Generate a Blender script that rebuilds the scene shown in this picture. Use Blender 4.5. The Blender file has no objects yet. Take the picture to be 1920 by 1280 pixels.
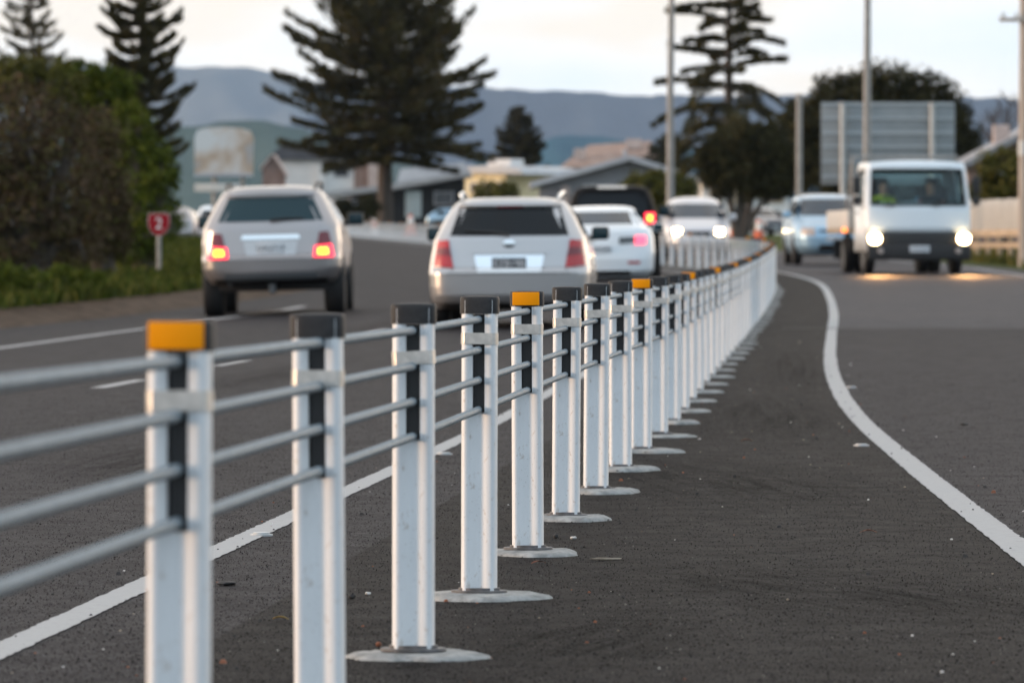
import bpy, bmesh, math, random
from mathutils import Vector, Matrix
R = math.radians
C = bpy.context.scene.collection
SC = bpy.context.scene

# ------------------------------------------------------------------ camera
F = 9958.0                      # focal length in pixels of the 1920 px wide photograph
HC = 0.877                      # eye height over the near road
HZ = 479.0                      # row of the level horizon
cam = bpy.data.cameras.new('camera'); camo = bpy.data.objects.new('camera', cam); C.objects.link(camo)
camo.location = (0, 0, HC); camo.rotation_euler = (R(90), 0, 0)
cam.sensor_width = 36.0; cam.lens = F/1920*36.0
cam.shift_y = -(640-HZ)/1920
cam.clip_start = 0.1; cam.clip_end = 60000
cam.dof.use_dof = True; cam.dof.focus_distance = 16.2; cam.dof.aperture_fstop = 8.3
SC.camera = camo

# ------------------------------------------------------------------ sky, sun, exposure
SUN_AZ, SUN_EL = -96.0, 7.0     # degrees clockwise from +Y, above the horizon
w = bpy.data.worlds.new("World"); SC.world = w; w.use_nodes = True
nt = w.node_tree; nt.nodes.clear()
def wn(t, **k):
    n = nt.nodes.new(t)
    for a, b in k.items(): setattr(n, a, b)
    return n
out = wn('ShaderNodeOutputWorld'); mix = wn('ShaderNodeMixShader')
sky = wn('ShaderNodeTexSky', sky_type='NISHITA', sun_disc=False)
sky.sun_elevation = R(SUN_EL); sky.sun_rotation = R(SUN_AZ); sky.air_density = 1.0; sky.dust_density = 1.0; sky.ozone_density = 1.5
b1 = wn('ShaderNodeBackground'); b1.inputs[1].default_value = 0.10
nt.links.new(sky.outputs[0], b1.inputs[0])
tc = wn('ShaderNodeTexCoord'); mp = wn('ShaderNodeMapping'); mp.inputs['Scale'].default_value = (6.0, 2.6, 22.0)
nt.links.new(tc.outputs['Generated'], mp.inputs[0])
nz = wn('ShaderNodeTexNoise'); nz.inputs['Scale'].default_value = 2.2; nz.inputs['Detail'].default_value = 3.0
nt.links.new(mp.outputs[0], nz.inputs['Vector'])
rp = wn('ShaderNodeValToRGB'); e = rp.color_ramp.elements
e[0].position = 0.30; e[0].color = (0.80, 0.90, 1.0, 1)
e[1].position = 0.60; e[1].color = (1.0, 0.88, 0.74, 1)
m_ = rp.color_ramp.elements.new(0.50); m_.color = (1.0, 0.97, 0.93, 1)
nt.links.new(nz.outputs[0], rp.inputs[0])
# brightness of the cloud sheet: strong towards the sunset ahead, dimmer and bluer behind
sep = wn('ShaderNodeSeparateXYZ'); nt.links.new(tc.outputs['Generated'], sep.inputs[0])
mr = wn('ShaderNodeMapRange'); mr.inputs[1].default_value = -0.8; mr.inputs[2].default_value = 1.0
mr.inputs[3].default_value = 0.84; mr.inputs[4].default_value = 0.82
nt.links.new(sep.outputs[1], mr.inputs[0])
tint = wn('ShaderNodeMix', data_type='RGBA'); tint.inputs[6].default_value = (0.72, 0.86, 1.0, 1)
mr2 = wn('ShaderNodeMapRange'); mr2.inputs[1].default_value = -0.4; mr2.inputs[2].default_value = 0.8
nt.links.new(sep.outputs[1], mr2.inputs[0]); nt.links.new(mr2.outputs[0], tint.inputs[0])
nt.links.new(rp.outputs[0], tint.inputs[7])
b2 = wn('ShaderNodeBackground'); nt.links.new(tint.outputs[2], b2.inputs[0]); nt.links.new(mr.outputs[0], b2.inputs[1])
# sunset glow added low in the sky for warm rims, masked out of view
def wmath(op, a, b=None, cl=False):
    n = wn('ShaderNodeMath', operation=op, use_clamp=cl)
    for i, v in ((0, a), (1, b)):
        if v is None: continue
        if hasattr(v, 'links'): nt.links.new(v, n.inputs[i])
        else: n.inputs[i].default_value = v
    return n.outputs[0]
def wrange(src, a, b, c, d):
    n = wn('ShaderNodeMapRange', interpolation_type='SMOOTHSTEP')
    for i, v in ((1, a), (2, b), (3, c), (4, d)): n.inputs[i].default_value = v
    nt.links.new(src, n.inputs[0]); return n.outputs[0]
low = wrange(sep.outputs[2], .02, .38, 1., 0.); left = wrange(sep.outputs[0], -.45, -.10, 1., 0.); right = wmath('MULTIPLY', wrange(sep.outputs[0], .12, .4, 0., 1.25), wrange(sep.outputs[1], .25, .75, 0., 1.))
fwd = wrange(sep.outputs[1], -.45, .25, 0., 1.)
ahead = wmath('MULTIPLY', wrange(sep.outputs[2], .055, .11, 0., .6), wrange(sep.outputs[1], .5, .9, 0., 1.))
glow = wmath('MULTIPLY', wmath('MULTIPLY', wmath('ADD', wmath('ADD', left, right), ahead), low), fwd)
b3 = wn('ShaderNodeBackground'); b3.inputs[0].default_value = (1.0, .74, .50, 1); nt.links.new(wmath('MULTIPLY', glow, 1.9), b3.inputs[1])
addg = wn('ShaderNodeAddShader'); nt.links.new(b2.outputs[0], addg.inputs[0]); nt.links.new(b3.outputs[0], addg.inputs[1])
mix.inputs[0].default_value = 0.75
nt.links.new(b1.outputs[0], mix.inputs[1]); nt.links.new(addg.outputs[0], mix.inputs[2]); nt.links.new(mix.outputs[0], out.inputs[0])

sl = bpy.data.lights.new('sun', 'SUN'); sl.energy = 1.5; sl.angle = R(14); sl.color = (1.0, 0.66, 0.42)
slo = bpy.data.objects.new('sun', sl); C.objects.link(slo)
sd = Vector((math.sin(R(SUN_AZ))*math.cos(R(SUN_EL)), math.cos(R(SUN_AZ))*math.cos(R(SUN_EL)), math.sin(R(SUN_EL))))
slo.rotation_euler = (-sd).to_track_quat('-Z', 'Y').to_euler(); slo.location = (-20, 0, 30)
SC.view_settings.view_transform = 'Standard'; SC.view_settings.look = 'None'
SC.view_settings.exposure = 1.0; SC.view_settings.gamma = 1.0
SC.cycles.max_bounces = 6; SC.cycles.diffuse_bounces = 3; SC.cycles.glossy_bounces = 3; SC.cycles.transmission_bounces = 5
SC.cycles.sample_clamp_indirect = 6.0; SC.cycles.caustics_reflective = False; SC.cycles.caustics_refractive = False
SC.render.use_motion_blur = False

# ------------------------------------------------------------------ place: ground height and barrier line
def lerp_table(t, x):
    if x <= t[0][0]: return t[0][1]
    for (a, b), (c, d) in zip(t, t[1:]):
        if x <= c: return b + (d-b)*(x-a)/(c-a)
    return t[-1][1]
def hermite(t, x):
    n = len(t)
    if x <= t[0][0]: return t[0][1] + (x-t[0][0])*(t[1][1]-t[0][1])/(t[1][0]-t[0][0])
    if x >= t[-1][0]: return t[-1][1] + (x-t[-1][0])*(t[-1][1]-t[-2][1])/(t[-1][0]-t[-2][0])
    for i in range(n-1):
        if x <= t[i+1][0]: break
    def m(k):
        a, b = max(0, k-1), min(n-1, k+1)
        return (t[b][1]-t[a][1])/(t[b][0]-t[a][0])
    h = t[i+1][0]-t[i][0]; s = (x-t[i][0])/h
    return ((1+2*s)*(1-s)**2*t[i][1] + s*(1-s)**2*h*m(i) + s*s*(3-2*s)*t[i+1][1] + s*s*(s-1)*h*m(i+1))
def g_raw(Y):
    if Y < 0: return 0.0
    y = min(Y, 640.0); u = (y-49)/8
    return 0.0085*8*(u if u > 30 else math.log(1+math.exp(u)))
YS = [-30, -15, -5] + [float(v) for v in range(0, 160)] + [160+4.0*v for v in range(0, 90)] + [520+20.0*v for v in range(0, 8)] + [700, 1000, 2000, 4000, 8000, 16000, 23500]
GT = [(y, g_raw(y)) for y in YS]
def G(Y):
    if 0 <= Y < 159:
        i = int(Y) + 3
        a, b = GT[i], GT[i+1]; return a[1] + (b[1]-a[1])*(Y-a[0])/(b[0]-a[0])
    return lerp_table(GT, Y)
XT = [(y, 0.06558*y-0.976) for y in (-20, 0, 10, 20, 27)] + [(31.6, 1.053), (39.6, 1.51), (47.6, 1.985), (55.6, 2.46), (63.6, 2.95), (70, 3.33), (78, 3.79)] \
   + [(87+t, 4.27+.049*t-.00175*t*t) for t in (0, 8, 16, 24, 32, 38)]
def XF(Y):
    if Y > 125: return 4.27+.049*38-.00175*38*38 - .084*(Y-125)
    return hermite(XT, Y)
def slope(Y): return (XF(Y+.5)-XF(Y-.5))
def GX(x, Y):                   # the left lanes fall away towards the verge
    f = max(0., min(1., (Y-25)/20))*max(0., min(1., (175-Y)/40))
    return G(Y)-.025*f*min(7., max(0., XF(Y)-2.8-x))
def at(px, py, Y): return ((px-960)*Y/F, Y, HC-(py-HZ)*Y/F)
def PX(px, Y): return (px-960)*Y/F
def PZ(py, Y): return HC-(py-HZ)*Y/F

# ------------------------------------------------------------------ materials
MATS = {}
def mat(name, base=(.5, .5, .5), rough=.6, metal=0., spec=.5, coat=0., emit=None, estr=0., trans=0., ior=1.45):
    m = bpy.data.materials.new(name); m.use_nodes = True; p = m.node_tree.nodes['Principled BSDF']
    p.inputs['Base Color'].default_value = (*base, 1); p.inputs['Roughness'].default_value = rough
    p.inputs['Metallic'].default_value = metal; p.inputs['Specular IOR Level'].default_value = spec
    p.inputs['Coat Weight'].default_value = coat; p.inputs['Coat Roughness'].default_value = .06
    p.inputs['Transmission Weight'].default_value = trans; p.inputs['IOR'].default_value = ior
    if emit: p.inputs['Emission Color'].default_value = (*emit, 1); p.inputs['Emission Strength'].default_value = estr
    MATS[name] = m; return m
def nodes_of(m): return m.node_tree.nodes, m.node_tree.links, m.node_tree.nodes['Principled BSDF']
def noise(m, scale, detail=3., rough=.6, vec=None, sc3=None):
    N, L, p = nodes_of(m); t = N.new('ShaderNodeTexCoord'); n = N.new('ShaderNodeTexNoise')
    n.inputs['Scale'].default_value = scale; n.inputs['Detail'].default_value = detail; n.inputs['Roughness'].default_value = rough
    if sc3:
        mp = N.new('ShaderNodeMapping'); mp.inputs['Scale'].default_value = sc3
        L.new(t.outputs['Object'], mp.inputs[0]); L.new(mp.outputs[0], n.inputs['Vector'])
    else: L.new(t.outputs['Object'], n.inputs['Vector'])
    return n.outputs['Fac']
def ramp(m, src, stops):
    N, L, p = nodes_of(m); r = N.new('ShaderNodeValToRGB'); L.new(src, r.inputs[0]); el = r.color_ramp.elements
    el[0].position, el[0].color = stops[0][0], (*stops[0][1], 1)
    el[1].position, el[1].color = stops[-1][0], (*stops[-1][1], 1)
    for q, c in stops[1:-1]:
        x = el.new(q); x.color = (*c, 1)
    return r.outputs[0]
def mixc(m, a, b, fac, mode='MIX'):
    N, L, p = nodes_of(m); x = N.new('ShaderNodeMix'); x.data_type = 'RGBA'; x.blend_type = mode
    for i, v in ((0, fac), (6, a), (7, b)):
        if hasattr(v, 'links'): L.new(v, x.inputs[i])
        else: x.inputs[i].default_value = v if i == 0 else (*v, 1)
    return x.outputs[2]
def setc(m, col): N, L, p = nodes_of(m); L.new(col, p.inputs['Base Color'])
def bump(m, src, strength, dist):
    N, L, p = nodes_of(m); b = N.new('ShaderNodeBump'); b.inputs['Strength'].default_value = strength; b.inputs['Distance'].default_value = dist
    L.new(src, b.inputs['Height']); L.new(b.outputs[0], p.inputs['Normal'])
def mottled(name, c1, c2, scale=3., rough=.7, lo=.35, hi=.65, sc3=None, bmp=0, **k):
    m = mat(name, c1, rough, **k); n = noise(m, scale, sc3=sc3); setc(m, ramp(m, n, [(lo, c1), (hi, c2)]))
    if bmp: bump(m, n, .5, bmp)
    return m
def asphalt(name, dark, light, tint, patch):
    m = mat(name, dark, .68, spec=.06); N, L, p = nodes_of(m)
    t = N.new('ShaderNodeTexCoord'); v = N.new('ShaderNodeTexVoronoi'); v.inputs['Scale'].default_value = 125.
    L.new(t.outputs['Object'], v.inputs['Vector'])
    sp = N.new('ShaderNodeSeparateColor'); L.new(v.outputs['Color'], sp.inputs[0])
    agg = ramp(m, sp.outputs[0], [(0., dark), (.55, tuple((a+b)/2 for a, b in zip(dark, light))), (.93, light), (1., tuple(min(1, c*2.3) for c in light))])
    big = noise(m, .55, 5., .65, sc3=(1.6, .35, 1)); mid = noise(m, 5., 5., .7)
    col = mixc(m, agg, tint, ramp(m, big, [(.44, (0, 0, 0)), (.68, (.85, .85, .85))]))
    col = mixc(m, col, patch, ramp(m, mid, [(.50, (0, 0, 0)), (.72, (.8, .8, .8))]))
    setc(m, col)
    L.new(ramp(m, mid, [(.3, (.62,)*3), (.7, (.76,)*3)]), p.inputs['Roughness'])
    bump(m, v.outputs['Distance'], .45, .004)
    return m
asphalt('asphalt', (.0075, .0070, .0078), (.042, .0385, .0412), (.031, .0285, .0303), (.0125, .0116, .0125))
asphalt('asphalt_median', (.0018, .0017, .0018), (.0125, .0113, .0116), (.0085, .0076, .0076), (.0026, .0024, .0025))
asphalt('asphalt_worn_sheen', (.032, .0292, .031), (.088, .081, .084), (.068, .0625, .0645), (.044, .0408, .0425))  # far seal of a lighter tone; grazing sheen also put into its colour
m = mat('chips', (.03, .03, .03), .7, spec=.15); N, L, p = nodes_of(m); g_ = N.new('ShaderNodeNewGeometry'); setc(m, ramp(m, g_.outputs['Random Per Island'], [(0., (.002, .002, .002)), (.40, (.009, .008, .008)), (.80, (.030, .027, .027)), (.97, (.065, .060, .058)), (1., (.20, .19, .18))]))
m = mat('road_paint', (.36, .355, .35), .8, spec=.15); n1 = noise(m, 28., 6., .7); n2 = noise(m, 300., 2.)
c = ramp(m, n1, [(.28, (.14, .135, .135)), (.38, (.35, .345, .34)), (.8, (.40, .39, .38))])
setc(m, mixc(m, c, (.16, .15, .15), ramp(m, n2, [(.66, (0, 0, 0)), (.72, (.8, .8, .8))]))); bump(m, n2, .3, .002)
m = mat('post_white', (.66, .68, .69), .42, spec=.5); n1 = noise(m, 6., 5., .7, sc3=(1, 1, .35)); n2 = noise(m, 55., 3., .6, sc3=(1, 1, .6)); n3 = noise(m, 170., 2.)
c = ramp(m, n1, [(.3, (.72, .735, .745)), (.60, (.64, .65, .655)), (.80, (.50, .46, .42))])
c = mixc(m, c, (.40, .33, .27), ramp(m, n2, [(.62, (0, 0, 0)), (.74, (.7,)*3)]))
c = mixc(m, c, (.25, .22, .20), ramp(m, n3, [(.66, (0, 0, 0)), (.73, (.6,)*3)])); setc(m, c); bump(m, n3, .12, .001)
mottled('cap_black', (.018, .018, .019), (.032, .031, .032), 60., .6, spec=.3, bmp=.0006)
m = mat('amber', (.86, .29, .002), .5, spec=.12)
m = mat('insert_black', (.012, .012, .013), .45)
mottled('strap_steel', (.46, .44, .41), (.60, .57, .53), 40., .42, metal=.55, bmp=.0004)
m = mottled('galvanised', (.105, .148, .178), (.20, .255, .295), 90., .6, metal=.15, bmp=.0012)
mottled('concrete', (.19, .19, .183), (.34, .335, .32), 24., .9, spec=.2, bmp=.004)
mottled('socket_dark', (.05, .05, .05), (.14, .13, .13), 30., .6)
m = mottled('paint_silver', (.42, .415, .415), (.46, .45, .45), 400., .28, metal=.68, coat=.4)
m = mottled('paint_silver_warm', (.335, .312, .308), (.37, .345, .338), 400., .28, metal=.66, coat=.4)
m = mat('paint_pearl', (.56, .545, .56), .3, metal=.3, coat=.5)
m = mat('paint_white', (.74, .77, .79), .3, coat=.5)
m = mat('paint_black', (.004, .0038, .004), .55, spec=.08)
m = mottled('paint_blue', (.24, .39, .52), (.27, .42, .55), 400., .33, metal=.35, coat=.5)
m = mat('paint_dark', (.09, .09, .10), .3, coat=.5)
m = mat('truck_white', (.66, .71, .74), .38, coat=.3)
m = mat('car_glass', (.006, .008, .010), .06, spec=.22)
m = mat('car_glass_teal', (.016, .038, .046), .06, spec=.28)
m = mat('windscreen_blue', (.016, .028, .042), .08, spec=.32)
m = mat('clear_glass', (.8, .9, .9), .03); N, L, p = nodes_of(m); N.remove(p)
a_ = N.new('ShaderNodeBsdfTransparent'); a_.inputs[0].default_value = (.80, .89, .90, 1); g_ = N.new('ShaderNodeBsdfGlossy'); g_.inputs['Roughness'].default_value = .02
f_ = N.new('ShaderNodeFresnel'); f_.inputs[0].default_value = 1.35; x_ = N.new('ShaderNodeMixShader'); L.new(f_.outputs[0], x_.inputs[0]); L.new(a_.outputs[0], x_.inputs[1]); L.new(g_.outputs[0], x_.inputs[2])
L.new(x_.outputs[0], N['Material Output'].inputs[0])
m = mat('tyre', (.014, .013, .013), .8)
m = mat('rim', (.35, .36, .37), .35, metal=.8)
m = mat('trim_black', (.018, .017, .017), .55)
m = mat('trim_grey', (.10, .105, .11), .5)
m = mat('chrome', (.75, .78, .80), .15, metal=1.)
m = mat('lens_red', (.42, .010, .012), .2, coat=.6)
m = mat('lens_red_dark', (.16, .012, .018), .25, coat=.5)
m = mat('lens_smoke', (.06, .065, .07), .2, coat=.5)
m = mat('lens_clear', (.40, .33, .29), .3, coat=.2)
m = mat('lamp_red_ring', (.5, .01, .02), .3, emit=(1., .03, .06), estr=1.6)
m = mat('lamp_pink', (.5, .04, .06), .3, emit=(1., .07, .13), estr=1.6)
m = mat('lamp_brake', (.8, .3, .05), .3, emit=(1., .42, .015), estr=3.2)
m = mat('lamp_head', (.9, .9, .85), .2, emit=(1., .72, .36), estr=18.)
m = mat('lamp_indicator', (.8, .25, .03), .3, emit=(1., .17, .02), estr=2.2)
m = mat('plate_white', (.62, .64, .66), .5); m = mat('plate_dark', (.03, .035, .045), .4)
m = mat('tyre_scuff', (.004, .004, .004), .8, spec=.05); N, L, p = nodes_of(m); t_ = N.new('ShaderNodeTexCoord'); gr = N.new('ShaderNodeTexGradient'); gr.gradient_type = 'SPHERICAL'; L.new(t_.outputs['Object'], gr.inputs[0])
n1 = noise(m, 2.2, 6., .75, sc3=(3., .8, 1)); q_ = N.new('ShaderNodeMath'); q_.operation = 'MULTIPLY'; L.new(ramp(m, gr.outputs['Fac'], [(0., (0, 0, 0)), (.7, (.9,)*3)]), q_.inputs[0]); L.new(ramp(m, n1, [(.42, (0, 0, 0)), (.66, (.5,)*3)]), q_.inputs[1]); L.new(q_.outputs[0], p.inputs['Alpha'])
m = mat('sign_red', (.30, .010, .018), .6, spec=.2); m = mat('sign_white', (.75, .75, .74), .45)
mottled('pole_pale', (.34, .35, .345), (.42, .43, .42), 5., .5, metal=.1)
mottled('sign_back', (.20, .215, .22), (.235, .25, .255), 2., .5, metal=.2)
mottled('sign_rib', (.32, .34, .35), (.36, .38, .39), 3., .45, metal=.2)
mottled('pole_steel', (.21, .205, .195), (.28, .27, .255), 5., .6, metal=.1)
mottled('pole_wood', (.30, .25, .21), (.42, .36, .31), 4., .85, sc3=(6, 6, .4))
m = mottled('billboard_face', (.50, .50, .50), (.58, .57, .55), 1.5, .6)
n1 = noise(m, .75, 3., .5); c = ramp(m, n1, [(.44, (.56, .57, .57)), (.52, (.52, .46, .41)), (.60, (.40, .30, .22)), (.68, (.33, .34, .35))]); setc(m, c)
mottled('bark', (.045, .036, .030), (.085, .070, .058), 6., .9, sc3=(3, 3, .5))
def foliage(name, c1, c2, c3):
    m = mat(name, c1, .8, spec=.06); N, L, p = nodes_of(m)
    g = N.new('ShaderNodeNewGeometry'); col = ramp(m, g.outputs['Random Per Island'], [(.0, c1), (.55, c2), (1., c3)])
    n = noise(m, .9, 3.); col = mixc(m, col, tuple(v*.55 for v in c1), ramp(m, n, [(.45, (0, 0, 0)), (.7, (.7,)*3)])); setc(m, col)
    return m
foliage('needles', (.038, .034, .013), (.064, .055, .021), (.10, .082, .034))
foliage('needles_brown', (.045, .042, .024), (.065, .058, .034), (.085, .072, .045))
foliage('leaves_dark', (.022, .022, .010), (.040, .037, .016), (.064, .055, .024))
foliage('leaves_green', (.040, .056, .007), (.075, .092, .012), (.125, .135, .022))
foliage('leaves_brown', (.056, .038, .024), (.095, .064, .040), (.085, .085, .022))
foliage('leaves_olive', (.055, .055, .012), (.095, .088, .020), (.15, .125, .035))
foliage('grass_blades', (.026, .038, .005), (.050, .064, .009), (.11, .10, .025))
foliage('twigs', (.075, .060, .055), (.10, .08, .07), (.12, .10, .09))
mottled('soil', (.040, .026, .018), (.105, .072, .050), 4., .95, spec=.08, bmp=.02)
mottled('grass_ground', (.040, .055, .010), (.070, .080, .018), 1.2, .95, spec=.05)
mottled('land', (.07, .075, .04), (.12, .11, .07), .05, .95)
m = mottled('hill_far', (.050, .070, .075), (.15, .14, .115), .0011, .95, lo=.42, hi=.58, spec=.0)
m = mottled('hill_mid', (.018, .034, .052), (.045, .060, .075), .0016, .95, spec=.0)
m = mottled('hill_green', (.030, .055, .040), (.055, .080, .060), .004, .95, spec=.0)
m = mottled('hill_near', (.010, .055, .090), (.022, .075, .095), .004, .95, spec=.0)
mottled('roof_grey', (.17, .17, .185), (.24, .24, .25), .8, .6, sc3=(1, 1, 6))
mottled('roof_dark', (.05, .05, .058), (.08, .08, .088), .8, .6)
mottled('roof_pale', (.36, .37, .39), (.46, .47, .48), .7, .5)
mottled('roof_terracotta', (.26, .17, .13), (.36, .25, .20), 1.2, .85)
mottled('wall_white', (.58, .57, .55), (.68, .66, .64), .8, .8)
mottled('wall_cream', (.80, .68, .42), (.86, .76, .52), .8, .8)
mottled('wall_black', (.014, .014, .015), (.022, .021, .022), .8, .7)
mottled('wall_grey', (.36, .36, .385), (.44, .44, .46), .6, .8)
mottled('wall_brick', (.17, .11, .09), (.26, .18, .15), 3., .9)
mottled('wall_pink', (.42, .33, .29), (.52, .42, .38), 2., .9)
m = mat('window_dark', (.02, .022, .026), .1, spec=.7)
m = mat('door_pale', (.50, .55, .55), .5)
mottled('timber_pale', (.50, .47, .43), (.62, .58, .53), 2., .8, sc3=(4, 4, .5))
mottled('timber_tan', (.33, .25, .17), (.45, .34, .24), 2., .85)
m = mat('cone_orange', (.62, .15, .08), .7, spec=.1); m = mat('cone_band', (.75, .70, .66), .5)
m = mat('hivis', (.50, .62, .01), .7); m = mat('cloth_dark', (.03, .035, .045), .85); m = mat('cloth_red', (.32, .06, .05), .8)
mottled('skin', (.34, .19, .13), (.40, .23, .16), 20., .55); m = mat('hair', (.02, .015, .012), .7); m = mat('seat_fabric', (.06, .06, .065), .9)
m = mat('paper', (.55, .62, .64), .7)
mottled('leaf_litter', (.16, .05, .025), (.26, .10, .05), 30., .8)
mottled('leaf_yellow', (.42, .27, .05), (.5, .34, .08), 30., .8)
mottled('stone_pale', (.45, .43, .40), (.62, .60, .57), 60., .8); mottled('stone_dark', (.018, .017, .017), (.04, .037, .035), 60., .8)
mottled('twig', (.20, .16, .12), (.32, .27, .21), 40., .8); m = mat('stud_white', (.42, .43, .43), .4)

# ------------------------------------------------------------------ mesh builder
class MB:
    def __init__(s): s.v = []; s.f = []; s.m = []
    def add(s, vs, fs, mi=0):
        o = len(s.v); s.v += [tuple(p) for p in vs]; s.f += [tuple(i+o for i in q) for q in fs]; s.m += [mi]*len(fs); return s
    def box(s, c, d, rz=0., bev=0., mi=0, rx=0., ry=0.):
        hx, hy, hz = (k/2 for k in d)
        if bev > 0:
            b = min(bev, hx*.9, hy*.9, hz*.9); bm = bmesh.new(); bmesh.ops.create_cube(bm, size=1)
            for q in bm.verts: q.co = Vector((q.co.x*2*hx, q.co.y*2*hy, q.co.z*2*hz))
            bmesh.ops.bevel(bm, geom=bm.edges[:], offset=b, segments=2, affect='EDGES', profile=.6)
            bm.verts.index_update(); vs = [q.co.copy() for q in bm.verts]; fs = [[q.index for q in f.verts] for f in bm.faces]; bm.free()
        else:
            vs = [Vector((x*hx, y*hy, z*hz)) for z in (-1, 1) for y in (-1, 1) for x in (-1, 1)]
            fs = [(0, 2, 3, 1), (4, 5, 7, 6), (0, 1, 5, 4), (2, 6, 7, 3), (0, 4, 6, 2), (1, 3, 7, 5)]
        M = Matrix.Translation(c) @ Matrix.Rotation(rz, 4, 'Z') @ Matrix.Rotation(ry, 4, 'Y') @ Matrix.Rotation(rx, 4, 'X')
        return s.add([M @ q for q in vs], fs, mi)
    def tube(s, pts, rads, n=10, mi=0, cap=True):
        pts = [Vector(p) for p in pts]; vs = []; fs = []; prev = None
        if not hasattr(rads, '__len__'): rads = [rads]*len(pts)
        for i, p in enumerate(pts):
            d = (pts[min(i+1, len(pts)-1)] - pts[max(i-1, 0)]).normalized()
            a = prev if prev is not None else (Vector((0, 0, 1)) if abs(d.z) < .9 else Vector((1, 0, 0)))
            x = (a - d*a.dot(d)).normalized(); y = d.cross(x); prev = x
            for k in range(n):
                t = 2*math.pi*k/n; vs.append(p + (x*math.cos(t)+y*math.sin(t))*rads[i])
        for i in range(len(pts)-1):
            for k in range(n): fs.append((i*n+k, i*n+(k+1) % n, (i+1)*n+(k+1) % n, (i+1)*n+k))
        if cap: fs += [tuple(reversed(range(n))), tuple((len(pts)-1)*n+k for k in range(n))]
        return s.add(vs, fs, mi)
    def prism(s, poly, z0, z1, mi=0, xf=None):      # closed plan polygon, extruded in z
        n = len(poly); vs = [Vector((x, y, z)) for z in (z0, z1) for x, y in poly]
        if xf: vs = [xf @ q for q in vs]
        fs = [tuple(reversed(range(n))), tuple(range(n, 2*n))] + [(k, (k+1) % n, n+(k+1) % n, n+k) for k in range(n)]
        return s.add(vs, fs, mi)
    def lathe(s, prof, n=24, mi=0, xf=None):        # (r, z) profile round z
        vs = []; fs = []; M = xf or Matrix()
        for r, z in prof:
            for k in range(n): t = 2*math.pi*k/n; vs.append(M @ Vector((r*math.cos(t), r*math.sin(t), z)))
        for i in range(len(prof)-1):
            for k in range(n): fs.append((i*n+k, i*n+(k+1) % n, (i+1)*n+(k+1) % n, (i+1)*n+k))
        fs += [tuple(reversed(range(n))), tuple((len(prof)-1)*n+k for k in range(n))]
        return s.add(vs, fs, mi)
    def ball(s, c, r, n=12, mi=0, sc=(1, 1, 1)):
        prof = [(max(1e-4, r*math.sin(math.pi*i/n)), -r*math.cos(math.pi*i/n)) for i in range(n+1)]
        return s.lathe(prof, n*2 if n < 8 else n+4, mi, Matrix.Translation(c) @ Matrix.Diagonal((*sc, 1)))
    def mesh(s, name, mats, ang=35.):
        me = bpy.data.meshes.new(name); me.from_pydata(s.v, [], s.f)
        for k in (mats if isinstance(mats, (list, tuple)) else [mats]): me.materials.append(MATS[k])
        if len(me.materials) > 1: me.polygons.foreach_set('material_index', s.m)
        smooth(me, ang); return me
    def build(s, name, mats, parent=None, ang=35., loc=None, rz=None):
        return link(name, s.mesh(name, mats, ang), parent, loc, rz)
def smooth(me, ang):
    if ang <= 0 or len(me.polygons) > 60000: me.update(); return
    bm = bmesh.new(); bm.from_mesh(me); bmesh.ops.recalc_face_normals(bm, faces=bm.faces[:]); a = R(ang)
    for f in bm.faces: f.smooth = True
    for q in bm.edges:
        if len(q.link_faces) == 2 and q.calc_face_angle(0) > a: q.smooth = False
    bm.to_mesh(me); bm.free(); me.update()
def link(name, me, parent=None, loc=None, rz=None):
    o = bpy.data.objects.new(name, me); C.objects.link(o)
    if parent: o.parent = parent
    if loc: o.location = loc
    if rz is not None: o.rotation_euler = (0, 0, rz)
    return o
def tag(o, label=None, cat=None, group=None, kind=None):
    for k, q in (('label', label), ('category', cat), ('group', group), ('kind', kind)):
        if q: o[k] = q
    return o
def thing(name, label, cat, loc=(0, 0, 0), rz=0., group=None):
    o = bpy.data.objects.new(name, None); C.objects.link(o); o.location = loc; o.rotation_euler = (0, 0, rz); o.empty_display_size = .2
    return tag(o, label, cat, group)
def copy_tree(o, parent=None):
    c = o.copy(); C.objects.link(c)
    if parent: c.parent = parent
    for ch in list(o.children): copy_tree(ch, c)
    return c
def text_mesh(body, size, depth=.002):
    cu = bpy.data.curves.new('lettering', 'FONT'); cu.body = body; cu.size = size; cu.extrude = depth; cu.align_x = 'CENTER'; cu.align_y = 'CENTER'
    o = bpy.data.objects.new('lettering', cu); C.objects.link(o); dg = bpy.context.evaluated_depsgraph_get(); dg.update()
    me = bpy.data.meshes.new_from_object(o.evaluated_get(dg)); bpy.data.objects.remove(o); bpy.data.curves.remove(cu); return me
def lettering(body, size, material, parent, loc, rot, depth=.002, name='lettering'):
    me = text_mesh(body, size, depth); me.materials.clear(); me.materials.append(MATS[material])
    o = link(name, me, parent); o.location = loc; o.rotation_euler = rot; return o
rnd = random.Random(7)
# ------------------------------------------------------------------ ground, roads, markings
def strip(name, edges, material, lift, y0, y1, nx=1, kind='structure', label=None):
    """sheet following the ground between two X(Y) paths"""
    ys = [y0] + [y for y in YS if y0 < y < y1] + [y1]; mb = MB(); vs = []
    for y in ys:
        a, b = edges(y)
        for k in range(nx+1): vs.append((a+(b-a)*k/nx, y, GX(a+(b-a)*k/nx, y)+lift))
    fs = [(i*(nx+1)+k, i*(nx+1)+k+1, (i+1)*(nx+1)+k+1, (i+1)*(nx+1)+k) for i in range(len(ys)-1) for k in range(nx)]
    o = mb.add(vs, fs).build(name, material, ang=0); return tag(o, label, None, None, kind)
strip('ground', lambda y: (-9000, 9000), 'land', -.25, -30, 23500, 8)
EL = [(40, -7.6), (52.6, -7.45), (60, -7.3), (74, -6.75), (90, -6.8), (400, -6.9)]        # left edge line, offset from the barrier
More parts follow.
